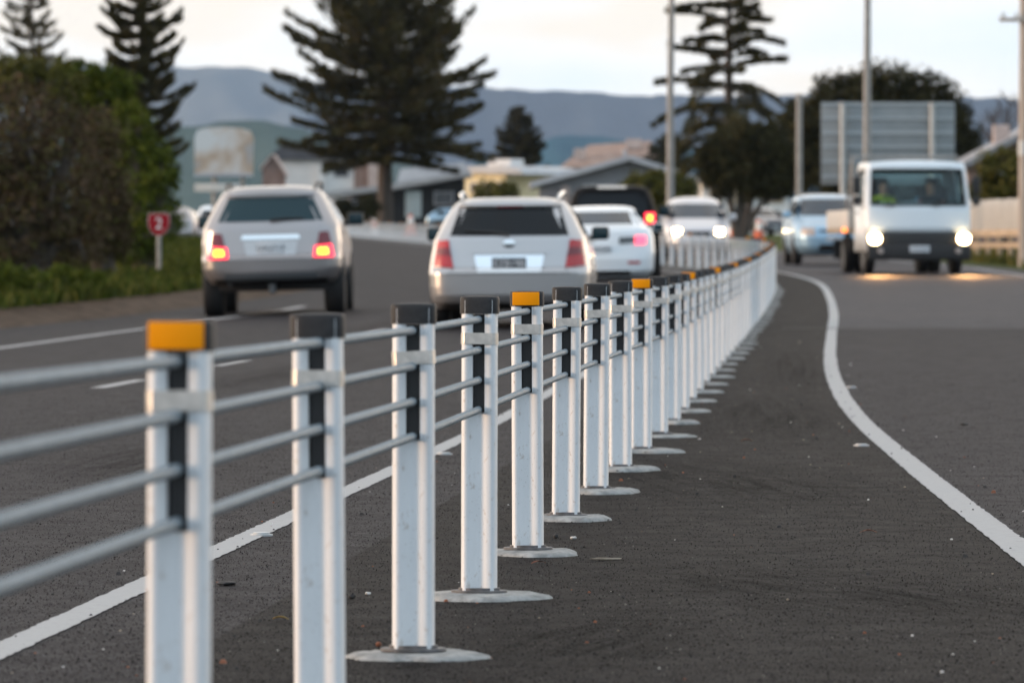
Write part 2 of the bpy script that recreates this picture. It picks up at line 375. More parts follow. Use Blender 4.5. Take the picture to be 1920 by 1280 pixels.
ER = [(40, -9.8), (65, -9.25), (71, -8.8), (80, -8.4), (100, -8.1), (400, -8.0)]          # left edge of the seal
RL = [(12, 1.43), (15.7, 1.51), (21.8, 1.66), (28.5, 1.86), (35.5, 2.17), (43.4, 2.60), (54, 3.25), (65.7, 3.98), (77.6, 4.65), (91, 5.32), (100, 5.58), (112, 5.57), (125, 5.1), (140, 4.2), (200, -.8), (300, -9.2)]
def XR(y): return hermite(RL, y)
MED = lambda y: min(XF(y)+6.5, XR(y))
strip('road', lambda y: (XF(y)+lerp_table(ER, y), XF(y)-.5), 'asphalt', 0., -25, 420, 8)
strip('median', lambda y: (XF(y)-.5, XR(y) if y > 12 else 1.43), 'asphalt_median', 0., -25, 57.3, 2)
strip('median', lambda y: (XF(y)-.5, XR(y)), 'asphalt_median', 0., 57.3, 300, 2)
strip('road', lambda y: (XR(y) if y > 12 else 1.43, max(12, XR(y)+6)), 'asphalt', 0., -25, 57.3, 3)
RE = [(57, 12), (100, 10.9), (118, 11.2), (140, 10.6), (200, 7), (300, -2)]
strip('road', lambda y: (XR(y), lerp_table(RE, y)), 'asphalt_worn_sheen', 0., 57.3, 300, 3)
strip('road_joint', lambda y: (XF(y)+.35, 12), 'stone_dark', .003, 57.15, 57.42)
def marking(name, path, width, y0, y1, lift=.003, material='road_paint'):
    ys = [y0]; y = y0
    while y < y1-1e-6:
        y = min(y1, y+.05 if y < 30 else math.floor(y*2+1.0001)/2); ys.append(y)
    vs = []
    for q in ys:
        x = path(q); s_ = (path(q+.25)-path(q-.25))/.5; n = Vector((1, -s_)).normalized()
        j = rnd.uniform(-.004, .004)
        w1, w2 = width/2+rnd.uniform(-.004, .004), width/2+rnd.uniform(-.004, .004); vs += [(x-n.x*w1, q-n.y*w1, GX(x-n.x*w1, q-n.y*w1)+lift), (x+n.x*w2, q+n.y*w2, GX(x+n.x*w2, q+n.y*w2)+lift)]
    fs = [(2*i, 2*i+1, 2*i+3, 2*i+2) for i in range(len(ys)-1)]
    return tag(MB().add(vs, fs).build(name, material, ang=0), kind='structure')
marking('lane_line', lambda y: XF(y)-.93, .09, 5, 300)
marking('edge_line', lambda y: XF(y)+lerp_table(EL, y), .15, 40, 77)
k = 0
while k < 7:
    y = 21.4+6.95*k; marking('dashed_line', lambda q: XF(q)-4.02, .11, y, y+2.3); k += 1
marking('edge_line', lambda y: XR(max(y, 8))-.02*max(0, 8-y), .105, 0, 57.1); marking('edge_line', XR, .115, 57.5, 290)
marking('edge_line', lambda y: lerp_table(RE, y)-.9, .14, 90, 290)

# verge on the left: a low soil bank with grass on top
VT = lambda y: XF(y)+lerp_table(ER, y)
def verge():
    ys = [-20+5.0*i for i in range(13)]+[45+1.0*i for i in range(116)] + [161+4*i for i in range(25)]; mb = MB(); vs = []; prof = [(0, -.01), (-.25, .05), (-.6, .13), (-1.0, .20), (-2.5, .27), (-6, .32), (-30, .35), (-120, .35)]
    for y in ys:
        for dx, z in prof: vs.append((VT(y)+dx+(rnd.uniform(-.07, .07) if dx < 0 else .03), y, GX(VT(y)+dx, y)+z+rnd.uniform(-.025, .025)*(z > 0)))
    n = len(prof); fs = [(i*n+k+1, i*n+k, (i+1)*n+k, (i+1)*n+k+1) for i in range(len(ys)-1) for k in range(n-1)]
    mi = [1 if k >= 3 else 0 for i in range(len(ys)-1) for k in range(n-1)]
    mb.v = vs; mb.f = fs; mb.m = mi
    tag(mb.build('verge', ['soil', 'grass_ground']), kind='structure')
verge()
def blades(name, n, area, h, material, spread=.05, label=None):
    r = random.Random(n); mb = MB(); vs = []; fs = []
    for i in range(n):
        x, y, z = area(r); hh = h*r.uniform(.5, 1.3); a = r.uniform(0, 6.28); wd = hh*.16; lx, ly = r.uniform(-.5, .5)*hh, r.uniform(-.5, .5)*hh
        c, s_ = math.cos(a)*wd, math.sin(a)*wd; o = len(vs)
        vs += [(x-c, y-s_, z-.02), (x+c, y+s_, z-.02), (x+lx*.5+c*.7, y+ly*.5+s_*.7, z+hh*.6), (x+lx*.5-c*.7, y+ly*.5-s_*.7, z+hh*.6), (x+lx, y+ly, z+hh)]
        fs += [(o, o+1, o+2, o+3), (o+3, o+2, o+4)]
    o = mb.add(vs, fs).build(name, material, ang=0); return tag(o, label, None, None, 'stuff')
def verge_pt(r):
    y = 50 + r.random()**1.6*150; dx = -.75-r.random()**1.5*5.5; return (VT(y)+dx, y, GX(VT(y)+dx, y)+.20+min(.1, -dx*.02))
blades('grass', 26000, verge_pt, .16, 'grass_blades', label='green grass growing along the low soil bank on the left verge')
def right_pt(r):
    y = 105 + r.random()*70; return (lerp_table(RE, y)+.5+r.random()*5, y, G(y)+.02)
blades('grass', 9000, right_pt, .18, 'leaves_olive', label='dry olive grass below the pale timber fence on the right')

# hills far behind
def hills(material, crest, Y, depth, base=0., seed=1):
    r = random.Random(seed); mb = MB(); vs = []; cols = []
    x = crest[0][0]; xs = []
    while x <= crest[-1][0]: xs.append(x); x += 7
    prof = [(-1., 0.), (-.75, .22), (-.5, .47), (-.28, .70), (-.12, .90), (0, 1.), (.2, .9), (.6, .4), (1., 0)]
    for px in xs:
        z1 = PZ(hermite(crest, px)+1.6*math.sin(px*.031+seed)+1.1*math.sin(px*.083+2*seed)+r.uniform(-.6, .6), Y)
        for d, q in prof:
            w_ = (1-abs(d))*(0 < q < 1)
            vs.append((PX(px, Y), Y+d*depth, base+(z1-base)*min(1, q+w_*(.07*math.sin(px*.045+d*5+seed)+.05*math.sin(px*.021-d*9)))))
    n = len(prof); fs = [(i*n+k, (i+1)*n+k, (i+1)*n+k+1, i*n+k+1) for i in range(len(xs)-1) for k in range(n-1)]
    tag(mb.add(vs, fs).build('hills', material, ang=80), kind='structure')
hills('hill_far', [(-2400, 470), (-1900, 330), (-1400, 215), (-900, 140), (-300, 110), (0, 118), (350, 126), (420, 124), (520, 138), (620, 162), (760, 195), (900, 240), (1100, 280)], 21000, 2000, seed=2)
hills('hill_mid', [(-500, 470), (-150, 400), (150, 330), (450, 262), (620, 205), (760, 172), (870, 163), (960, 167), (1050, 172), (1120, 174), (1230, 181), (1400, 178), (1550, 182), (1700, 186), (1850, 184), (1960, 192), (2300, 170), (2900, 200), (3500, 300), (4100, 470)], 16000, 1700, seed=3)
hills('hill_green', [(-1900, 470), (-1300, 300), (-700, 210), (0, 232), (330, 238), (480, 226), (560, 240), (680, 282), (800, 320), (900, 420)], 7500, 1000, seed=4)
hills('hill_near', [(760, 420), (850, 330), (930, 290), (1020, 262), (1070, 252), (1130, 258), (1260, 275), (1500, 290), (2000, 260), (2600, 300), (3300, 470)], 8200, 1000, seed=6)

# worn dark tyre scuffs on the seal
def scuff(px, py, hw, hl, turn=0.):
    p = ground_pt(px, py); n = 14; vs = []; fs = []
    for j in range(n+1):
        for i in range(n+1): vs.append((-1+2*i/n, -1+2*j/n, 0))
    for j in range(n):
        for i in range(n): fs.append((j*(n+1)+i, j*(n+1)+i+1, (j+1)*(n+1)+i+1, (j+1)*(n+1)+i))
    o = MB().add(vs, fs).build('tyre_scuff', 'tyre_scuff', ang=0); o.location = (p[0], p[1], p[2]+.0015+abs(G(p[1]+hl)+G(p[1]-hl)-2*p[2])); o.scale = (hw, hl, 1); o.rotation_euler = (math.atan((G(p[1]+hl)-G(p[1]-hl))/(2*hl)), 0, turn); tag(o, kind='structure')
def ground_pt(px, py):
    Y = 8733/(py-HZ) if py > 500 else 120
    for _ in range(30): Y = F*(HC-G(Y))/(py-HZ)
    return (PX(px, Y), Y, G(Y))
for a_ in ((1488, 690, .30, 9.0, -.05), (1440, 780, .5, 5., -.04), (1320, 900, .7, 3., .1), (1560, 1110, .6, 1.6, .3), (1100, 1200, .35, 1.2, -.2), (520, 700, .35, 7., -.06), (250, 860, .4, 3., -.06), (760, 600, .3, 10., -.06)): scuff(*a_)

# ------------------------------------------------------------------ wire rope barrier
HX, HY = .0465, .031
def profile(gx=None):
    """plan outline of the post: two rounded lobes with a shallow groove between them"""
    front = []
    for i in range(25):
        u = -1+2*i/24; a = abs(u)
        x = u*HX
        if a > .72: t = (a-.72)/.28; y = HY*math.sqrt(max(0, 1-t*t))
        else: y = HY-.0112*(0.5+0.5*math.cos(math.pi*min(1, a/.66)))
        front.append((x, -y))
    return front + [(x, -y) for x, y in reversed(front[1:-1])]
OUT = profile()
ZS0, ZS1, ZTOP, SW = .474, .727, .762, .0155
def post_mesh():
    mb = MB(); mb.prism(OUT, .012, ZS0)
    for s in (-1, 1):
        lobe = [(x, y) for x, y in OUT if s*x > SW]; ys = [-HY+.008, HY-.008]
        if s > 0:
            fr = [p for p in lobe if p[1] <= 0]; bk = [p for p in lobe if p[1] > 0]
            poly = [(SW, fr[0][1])] + fr + bk + [(SW, bk[-1][1])]
        else:
            fr = [p for p in lobe if p[1] <= 0]; bk = [p for p in lobe if p[1] > 0]
            poly = fr + [(-SW, fr[-1][1]), (-SW, bk[0][1])] + bk
        mb.prism(poly, ZS0, ZS1)
    mb.prism(OUT, ZS1, ZTOP); return mb.mesh('post', 'post_white', 38)
def cap_mesh():
    mb = MB(); prof = [(1., .7275), (1.0, .7285), (1., .762), (.985, .767), (.93, .7705), (.6, .7725), (.2, .7735)]
    pl = [(x*1.075, y*1.11) for x, y in [(HX*math.copysign(abs(math.cos(t))**.55, math.cos(t)), HY*math.copysign(abs(math.sin(t))**.7, math.sin(t))) for t in [2*math.pi*k/40 for k in range(40)]]]
    vs = []; fs = []
    for k_, z in prof: vs += [(x*(1-(1-k_)*.6) if k_ > .9 else x*k_, y*k_, z) for x, y in pl]
    n = len(pl)
    for i in range(len(prof)-1): fs += [(i*n+k, i*n+(k+1) % n, (i+1)*n+(k+1) % n, (i+1)*n+k) for k in range(n)]
    fs += [tuple(reversed(range(n))), tuple((len(prof)-1)*n+k for k in range(n))]
    return mb.add(vs, fs).mesh('cap', 'cap_black', 40)
def reflector_mesh(): return MB().box((-.001, -HY*1.11-.002, .7497), (.079, .007, .0385), bev=.0015).mesh('reflector', 'amber')
def insert_mesh():
    mb = MB(); mb.box((0, .004, (ZS0+ZS1)/2+.0), (2*SW-.001, .036, ZS1-ZS0-.004)); mb.box((-.0105, -.015, (ZS0+ZS1)/2), (.004, .003, ZS1-ZS0-.006)); return mb.mesh('slot_insert', 'insert_black')
def strap_mesh(): 
    out = [(x*1.035, y*1.06) for x, y in OUT]; hull = []
    for x, y in out: hull.append((x, math.copysign(HY*1.07, y)) if abs(x) < .036 else (x, y*1.02))
    return MB().prism(hull, -.0145, .0145).mesh('strap', 'strap_steel', 35)
def socket_mesh():
    pl = [(.072*math.copysign(abs(math.cos(t))**.8, math.cos(t)), .055*math.sin(t)) for t in [2*math.pi*k/32 for k in range(32)]]
    mb = MB(); mb.prism(pl, .0145, .0205); mb.prism([(x*.74, y*.66) for x, y in pl], .0205, .027); return mb.mesh('socket', 'socket_dark')
def footing_mesh(seed):
    r = random.Random(seed); n = 44; ph = [r.uniform(0, 6.28) for _ in range(4)]; vs = []; fs = []
    rings = [(1.04, -.01), (1.01, .002), (.96, .008), (.87, .0125), (.75, .0145), (.6, .015), (.4, .0155), (.15, .0155)]
    for q, z in rings:
        for k in range(n):
            t = 2*math.pi*k/n; rad = .152*(1+.06*math.sin(2*t+ph[0])+.06*math.sin(3*t+ph[1])+.04*math.sin(6*t+ph[2])+.025*math.sin(11*t+ph[3]))
            vs.append((rad*q*(1+r.uniform(-.012, .012))*math.cos(t)+.012, rad*q*math.sin(t), z+r.uniform(-.0022, .0022)*(q > .45)))
    for i in range(len(rings)-1): fs += [(i*n+k, i*n+(k+1) % n, (i+1)*n+(k+1) % n, (i+1)*n+k) for k in range(n)]
    fs.append(tuple((len(rings)-1)*n+k for k in range(n)))
    return MB().add(vs, fs).mesh('footing', 'concrete', 50)
PM, CM, RM, IM, SM, KM = post_mesh(), cap_mesh(), reflector_mesh(), insert_mesh(), strap_mesh(), socket_mesh()
FM = [footing_mesh(i) for i in range(6)]
ORD = ['', 'first', 'second', 'third', 'fourth', 'fifth', 'sixth', 'seventh', 'eighth', 'ninth', 'tenth', 'eleventh', 'twelfth', 'thirteenth', 'fourteenth', 'fifteenth', 'sixteenth', 'seventeenth', 'eighteenth']
def barrier_post(k, Y):
    amber = (k-1) % 4 == 0; x = XF(Y); th = -math.atan(slope(Y)); rr = random.Random(k*13+5)
    if k < 1:
        lab = 'white wire rope post with plain black cap nearest behind the amber capped foreground post, outside the frame'; grp = None
        lab = 'white barrier post standing before the nearest amber capped post'
    elif k == 1: lab = 'nearest white barrier post, amber reflector on its cap, blurred in the foreground'
    elif k < 19: lab = '%s white barrier post from the camera, %s' % (ORD[k], 'amber reflector on its black cap' if amber else 'plain black cap')
    elif Y < 87: lab = 'white barrier post with amber cap in the tightly overlapping far row' if amber else 'white barrier post with plain black cap in the tightly overlapping far row'
    elif Y < 130: lab = 'white barrier post in front of the oncoming silver minivan, where the row bends left'
    else: lab = 'small blurred white barrier post crossing behind the cars far down the road'
    t = thing('barrier_post', lab, 'barrier post', (x, Y, G(Y)), th, 'wire rope barrier posts' if k < 19 else ('far row of barrier posts' if Y < 87 else ('bend in the barrier row' if Y < 130 else 'distant barrier posts')))
    t.rotation_euler = (rr.uniform(-.006, .006), rr.uniform(-.009, .009), th+rr.uniform(-.03, .03))
    if k <= 1: t.scale = (1, 1, 1.017 if k == 1 else 1.026)
    p = link('post', PM, t); link('cap', CM, t); f = link('footing', FM[k % 6], t); f.rotation_euler = (0, 0, 0); f.scale = (rr.uniform(.92, 1.1), rr.uniform(.9, 1.1), rr.uniform(.8, 1.3))
    if amber: link('reflector', RM, t)
    if Y < 100:
        link('slot_insert', IM, t); s = link('strap', SM, t); s.location = (0, 0, .6585+rr.uniform(-.006, .006)); s.rotation_euler = (0, rr.uniform(-.05, .05), 0)
    if Y < 50: link('socket', KM, t)
k = -1
while True:
    Y = 7.6+2.0*(k-1)
    if Y > 330: break
    barrier_post(k, Y); k += 1
# four ropes through every post
for i, (z, which) in enumerate(((.713, 'topmost'), (.635, 'second highest'), (.558, 'third highest'), (.482, 'lowest'))):
    vs = []; fs = []; n = 12; s_ = 1.0; ring = 0; y = 1.6
    while y < 331:
        x = XF(y); zz = G(y)+z +lerp_table([(5.6, .020), (7.6, .013), (11.6, 0.)], y); tw = y*2*math.pi/.16
        for k in range(n):
            t = 2*math.pi*k/n; r = .0084*(1+.16*abs(math.cos(1.5*(t-tw)))) if y < 46 else .0092
            vs.append((x+r*math.cos(t), y, zz+r*math.sin(t)))
        y += .016 if y < 46 else 1.0; ring += 1
    for a in range(ring-1): fs += [(a*n+k, a*n+(k+1) % n, (a+1)*n+(k+1) % n, (a+1)*n+k) for k in range(n)]
    me = bpy.data.meshes.new('wire_rope'); me.from_pydata(vs, [], fs); me.materials.append(MATS['galvanised'])
    me.polygons.foreach_set('use_smooth', [True]*len(me.polygons)); me.update()
    tag(link('wire_rope', me), '%s of the four galvanised wire ropes threaded through the white posts' % which, 'wire rope', 'barrier wire ropes')

# ------------------------------------------------------------------ small things lying on the seal
def ground_pt(px, py):
    Y = 8733/(py-HZ) if py > 500 else 120
    for _ in range(30): Y = F*(HC-G(Y))/(py-HZ)
    return (PX(px, Y), Y, G(Y))
def pebble(name, px, py, d, material, label, cat, seed, group=None):
    r = random.Random(seed); p = ground_pt(px, py); bm = bmesh.new(); bmesh.ops.create_icosphere(bm, subdivisions=2, radius=.5)
    for q in bm.verts: q.co = Vector((q.co.x*d[0], q.co.y*d[1], (q.co.z+.42)*d[2]))*(1+r.uniform(-.13, .13))
    me = bpy.data.meshes.new(name); bm.to_mesh(me); bm.free(); me.materials.append(MATS[material]); smooth(me, 30)
    return tag(link(name, me, None, (p[0], p[1], p[2]+.001), r.uniform(-.5, .5)), label, cat, group)
def leaf(px, py, L, material, label, seed):
    r = random.Random(seed); p = ground_pt(px, py); vs = []; fs = []; n = 8
    for i in range(n+1):
        u = i/n; wd = .3*L*math.sin(math.pi*min(1, u*.93+.05))+.0008; z = .004+.018*L/.06*math.sin(u*3)*.4
        for j in (-1, 0, 1): vs.append(((u-.5)*L, j*wd*.5, z+abs(j)*.12*wd+r.uniform(0, .001)))
    top = len(vs); vs += [(a, b, c-.0012) for a, b, c in vs]
    for i in range(n):
        for j in range(2):
            q = (i*3+j, i*3+j+1, (i+1)*3+j+1, (i+1)*3+j); fs += [q, tuple(reversed([a+top for a in q]))]
    o = MB().add(vs, fs).build('fallen_leaf', material, ang=50, loc=p, rz=r.uniform(-.5, .5)); return tag(o, label, 'leaf')
leaf(1628, 1000, .055, 'leaf_litter', 'rust brown fallen leaf alone on the seal inside the white curved line', 3)
leaf(1303, 792, .07, 'leaf_litter', 'rust red leaf beside the footing of the tenth barrier post', 4)
leaf(1010, 1058, .045, 'leaf_litter', 'curled dark red leaf just in front of the fifth post footing', 5)
leaf(525, 1163, .04, 'leaf_yellow', 'thin yellow leaf lying between the first and second posts', 6)
leaf(1400, 828, .06, 'leaf_litter', 'brown leaf on the median seal beside dark tyre marks', 8)
pebble('stick', 1136, 1050, (.09, .008, .008), 'twig', 'short straight pale stick right of the fifth post footing', 'stick', 3)
pebble('pebble', 1075, 1011, (.022, .018, .010), 'stone_pale', 'small white pebble just beyond the fifth post footing', 'pebble', 4)
pebble('pebble', 690, 1115, (.016, .014, .008), 'stone_pale', 'tiny white pebble between the second and third posts', 'pebble', 5)
pebble('pebble', 1042, 1009, (.016, .018, .014), 'stone_dark', 'dark grey pebble left of the small white pebble near the fifth post', 'pebble', 6)
pebble('pebble', 660, 1122, (.020, .018, .013), 'stone_dark', 'dark grey pebble beside the second post', 'pebble', 7)
pebble('pebble', 710, 1212, (.014, .013, .012), 'leaf_litter', 'small brown pebble left of the third post socket', 'pebble', 9)
pebble('tar_lump', 425, 1097, (.055, .05, .012), 'stone_dark', 'flat black lump of tar right of the nearest post', 'tar lump', 8)
pebble('pebble', 1808, 797, (.05, .04, .012), 'stone_dark', 'dark flat pebble on the right hand lane', 'pebble', 10)
for px, py, lab in ((490, 1004, 'white road stud beside the lane line between the first and second posts'), (833, 852, 'white road stud left of the fourth post at the lane line'), (1615, 836, 'white road stud inside the curved white line'), (1596, 727, 'white road stud on the lane side of the curved white line')):
    p = ground_pt(px, py); mb = MB(); mb.prism([(.036*math.cos(t), .034*math.sin(t)) for t in [k*math.pi/8 for k in range(16)]], 0, .006); mb.prism([(.026*math.cos(t), .022*math.sin(t)) for t in [k*math.pi/8 for k in range(16)]], .006, .011)
    tag(mb.build('road_stud', 'stud_white', loc=p), lab, 'road stud', 'white road studs')
r = random.Random(21); mb = MB(); mats = ['stone_dark', 'stone_pale', 'leaf_litter', 'twig']
for i in range(1500):
    Y = 9.5+45*r.random()**2.0; x = XF(Y)-1.3+r.random()*(XR(Y)-XF(Y)+1.6 if Y > 12 else 3); s = r.uniform(.0016, .0055)*(1 if r.random() < .93 else 2.0)
    bm_v = [(x+r.uniform(.6, 1)*s*a, Y+r.uniform(.6, 1)*s*b, G(Y)+(.007 if c < 0 else .0055+s*1.1)) for a, b, c in ((-1, -1, -1), (1, -1, -1), (1, 1, -1), (-1, 1, -1), (-.6, -.6, 1), (.7, -.5, 1), (.5, .7, 1), (-.6, .5, 1))]
    mb.add(bm_v, [(3, 2, 1, 0), (4, 5, 6, 7), (0, 1, 5, 4), (1, 2, 6, 5), (2, 3, 7, 6), (3, 0, 4, 7)], r.choices((0, 1, 2, 3), (8, 1, 1, .6))[0])
tag(mb.build('road_grit', mats, ang=0), 'scattered loose grit and chips on the seal beside the barrier', None, None, 'stuff')

# stone chips standing out of the seal near the camera
r = random.Random(33); vs = []; fs = []
for i in range(130000):
    Y = 9.6+30*r.random()**1.7; x = (r.random()*.212-.106)*Y
    if Y > 12 and (abs(x-XR(Y)) < .06 or abs(x-XF(Y)+.93) < .055): continue
    s = r.uniform(.0012, .0030)*(1 if r.random() < .96 else 1.6); a = r.uniform(0, 6.28); c, q = math.cos(a)*s, math.sin(a)*s; o = len(vs); z = GX(x, Y)
    vs += [(x+c, Y+q, z-.001), (x-q, Y+c, z-.001), (x-c, Y-q, z-.001), (x+q, Y-c, z-.001), (x+c*.3, Y+q*.3, z+s*r.uniform(.5, 1.3)+.0005)]
    fs += [(o, o+1, o+4), (o+1, o+2, o+4), (o+2, o+3, o+4), (o+3, o, o+4)]
me = bpy.data.meshes.new('stone_chips'); me.from_pydata(vs, [], fs); me.materials.append(MATS['chips']); me.update()
tag(link('stone_chips', me), 'dark stone chips set in the surface of the near seal', None, None, 'stuff')
# ------------------------------------------------------------------ vehicles
class Body:
    """a car shell as a stack of plan outlines: half width, rear and front ends as functions of height"""
    def __init__(s, W, YR, YF, z0, z1, rr=.16, rf=.45, bow=.05, bowf=.10, cr=1.2):
        s.W, s.YR, s.YF, s.z0, s.z1, s.rr, s.rf, s.bow, s.bowf, s.cr = W, YR, YF, z0, z1, rr, rf, bow, bowf, cr
    def w(s, z): return lerp_table(s.W, z)
    def end(s, x, z, rear=True):
        w_ = s.w(z); rc = min(s.rr if rear else s.rf, w_*.8); b = s.bow if rear else s.bowf; a = min(abs(x), w_*.9995)
        q = b*(a/w_)**2
        if a > w_-rc: t = (a-(w_-rc))/rc; q += rc*s.cr*(1-math.sqrt(max(0, 1-t*t)))
        return lerp_table(s.YR, z)+q if rear else lerp_table(s.YF, z)-q
    def outline(s, z):
        w_ = s.w(z); pts = []
        def xs(rc):
            rc = min(rc, w_*.8); c = [-(w_-rc)-rc*math.sin(R(a)) for a in (90, 78, 64, 50, 35, 18, 0)]; m = [-(w_-rc)+2*(w_-rc)*i/8 for i in range(1, 8)]
            return c+m+[-q for q in reversed(c)]
        for x in xs(s.rr): pts.append((x, s.end(x, z)))
        a, b = s.end(w_, z), s.end(w_, z, False); b = max(b, a+.05)
        for i in range(1, 14): pts.append((w_, a+(b-a)*i/14))
        for x in reversed(xs(s.rf)): pts.append((x, max(s.end(x, z, False), a+.02)))
        for i in range(13, 0, -1): pts.append((-w_, a+(b-a)*i/14))
        return pts
    def mesh(s, name, mats, wheels=(), wr=.36):
        zs = sorted({s.z0, s.z1} | {z for t in (s.W, s.YR, s.YF) for z, _ in t if s.z0 <= z <= s.z1} | {s.z0+(s.z1-s.z0)*i/30 for i in range(31)})
        zz = [zs[0]]
        for z in zs[1:]:
            if z-zz[-1] > .004 or z == zs[-1]: zz.append(z)
        vs = []; fs = []
        for z in zz:
            o = s.outline(z); n = len(o); vs += [(x, y, z) for x, y in o]
        for i in range(len(zz)-1): fs += [(i*n+k, i*n+(k+1) % n, (i+1)*n+(k+1) % n, (i+1)*n+k) for k in range(n)]
        fs += [tuple(reversed(range(n))), tuple((len(zz)-1)*n+k for k in range(n))]
        me = MB().add(vs, fs).mesh(name, mats, 0)
        if wheels:
            o = bpy.data.objects.new('shell', me); C.objects.link(o); cut = []
            for y in wheels:
                mb = MB(); mb.lathe([(wr, -1.2), (wr, 1.2)], 32, 1, Matrix.Translation((0, y, wr-.05)) @ Matrix.Rotation(R(90), 4, 'Y')); c = mb.build('cutter', mats, ang=0); cut.append(c)
                md = o.modifiers.new('arch', 'BOOLEAN'); md.object = c; md.operation = 'DIFFERENCE'; md.solver = 'EXACT'
            dg = bpy.context.evaluated_depsgraph_get(); dg.update(); me2 = bpy.data.meshes.new_from_object(o.evaluated_get(dg))
            for c in cut: bpy.data.objects.remove(c)
            bpy.data.objects.remove(o); me = me2; me.name = name
        smooth(me, 32); return me
    def pt(s, face, a, z, off):
        if face == 'rear': return (a, s.end(a, z)-off, z)
        if face == 'front': return (a, s.end(a, z, False)+off, z)
        return ((s.w(z)+off)*(1 if face == 'right' else -1), a, z)
    def patch(s, face, q, off=.006, thick=.03, n=10, m=8, mb=None):
        """solid panel following the shell between four (a, z) corners given bottom-left, bottom-right, top-right, top-left"""
        mb = mb or MB(); vs = []; fs = []; N = (n+1)*(m+1)
        for o in (off, off-thick):
            for j in range(m+1):
                for i in range(n+1):
                    u, v = i/n, j/m; a = (q[0][0]*(1-u)+q[1][0]*u)*(1-v)+(q[3][0]*(1-u)+q[2][0]*u)*v
                    z = (q[0][1]*(1-u)+q[1][1]*u)*(1-v)+(q[3][1]*(1-u)+q[2][1]*u)*v; vs.append(s.pt(face, a, z, o))
        I = lambda i, j, k: k*N+j*(n+1)+i
        for j in range(m):
            for i in range(n): fs += [(I(i, j, 0), I(i+1, j, 0), I(i+1, j+1, 0), I(i, j+1, 0)), (I(i, j, 1), I(i, j+1, 1), I(i+1, j+1, 1), I(i+1, j, 1))]
        for i in range(n): fs += [(I(i, 0, 0), I(i, 0, 1), I(i+1, 0, 1), I(i+1, 0, 0)), (I(i, m, 0), I(i+1, m, 0), I(i+1, m, 1), I(i, m, 1))]
        for j in range(m): fs += [(I(0, j, 0), I(0, j+1, 0), I(0, j+1, 1), I(0, j, 1)), (I(n, j, 0), I(n, j, 1), I(n, j+1, 1), I(n, j+1, 0))]
        return mb.add(vs, fs)
    def rect(s, face, x0, x1, z0, z1, **k): return s.patch(face, [(x0, z0), (x1, z0), (x1, z1), (x0, z1)], **k)
WHEELS = {}
def wheel(parent, x, y, r, width, side):
    key = (round(r, 3), round(width, 3))
    if key not in WHEELS:
        M = Matrix.Rotation(R(90), 4, 'Y'); h = width/2
        t = MB().lathe([(r*.62, -h*.92), (r*.70, -h), (r*.90, -h), (r*.97, -h*.86), (r, -h*.6), (r, h*.6), (r*.97, h*.86), (r*.90, h), (r*.70, h), (r*.62, h*.92)], 32, 0, M).mesh('tyre', 'tyre', 30)
        rm = MB(); rm.lathe([(r*.62, -h*.5), (r*.66, h*.9), (r*.60, h*.86), (r*.55, h*.45), (r*.16, h*.40), (r*.14, h*.62), (.01, h*.62)], 32, 0, M)
        for i in range(6): rm.box((h*.62, 0, 0), (.03, r*.16, r*.9), 0, .006) if False else rm.tube([(h*.6, r*.12*math.cos(i*math.pi/3), r*.12*math.sin(i*math.pi/3)), (h*.66, r*.6*math.cos(i*math.pi/3), r*.6*math.sin(i*math.pi/3))], [r*.09, r*.075], 8)
        WHEELS[key] = (t, rm.mesh('rim', 'rim', 35))
    t, rm = WHEELS[key]; wl = link('wheel', t, parent, (x, y, r)); rr = link('rim', rm, wl)
    if side < 0: rr.rotation_euler = (0, 0, math.pi)
    return wl
def plate(parent, x, y, z, wd, h, mname, text, tmat, face=-1, tilt=0.):
    p = MB().box((0, 0, 0), (wd, .012, h), bev=.004).build('number_plate', mname, parent, loc=(x, y, z)); p.rotation_euler = (tilt, 0, 0 if face < 0 else math.pi)
    lettering(text, h*.80, tmat, p, (0, -.007, 0), (R(90), 0, 0), name='plate_lettering'); return p
def mirror(parent, x, y, z, s, body, wd=.20, h=.15):
    mb = MB(); mb.box((x+s*(wd*.55), y, z), (wd, .11, h), 0, .04); mb.box((x+s*.02, y+.02, z-h*.35), (.12, .06, .05), 0, .015); mi = mb.build('wing_mirror', body, parent)
    MB().box((x+s*(wd*.55), y-.058, z), (wd*.84, .008, h*.78), 0, .003).build('mirror_glass', 'car_glass_teal', mi)
def patchpart(name, material, parent, b, face, q, **k): return b.patch(face, q, **k).build(name, material, parent, ang=40)

def mirrored(q): return [(-q[1][0], q[1][1]), (-q[0][0], q[0][1]), (-q[3][0], q[3][1]), (-q[2][0], q[2][1])]
def place(t, px, Y, yaw, flip=False):
    x = PX(px, Y); t.location = (x, Y, GX(x, Y)+.004); t.rotation_euler = (0, -math.atan(GX(x+.5, Y)-GX(x-.5, Y))*(-1 if flip else 1), -R(yaw)+(math.pi if flip else 0)); return t

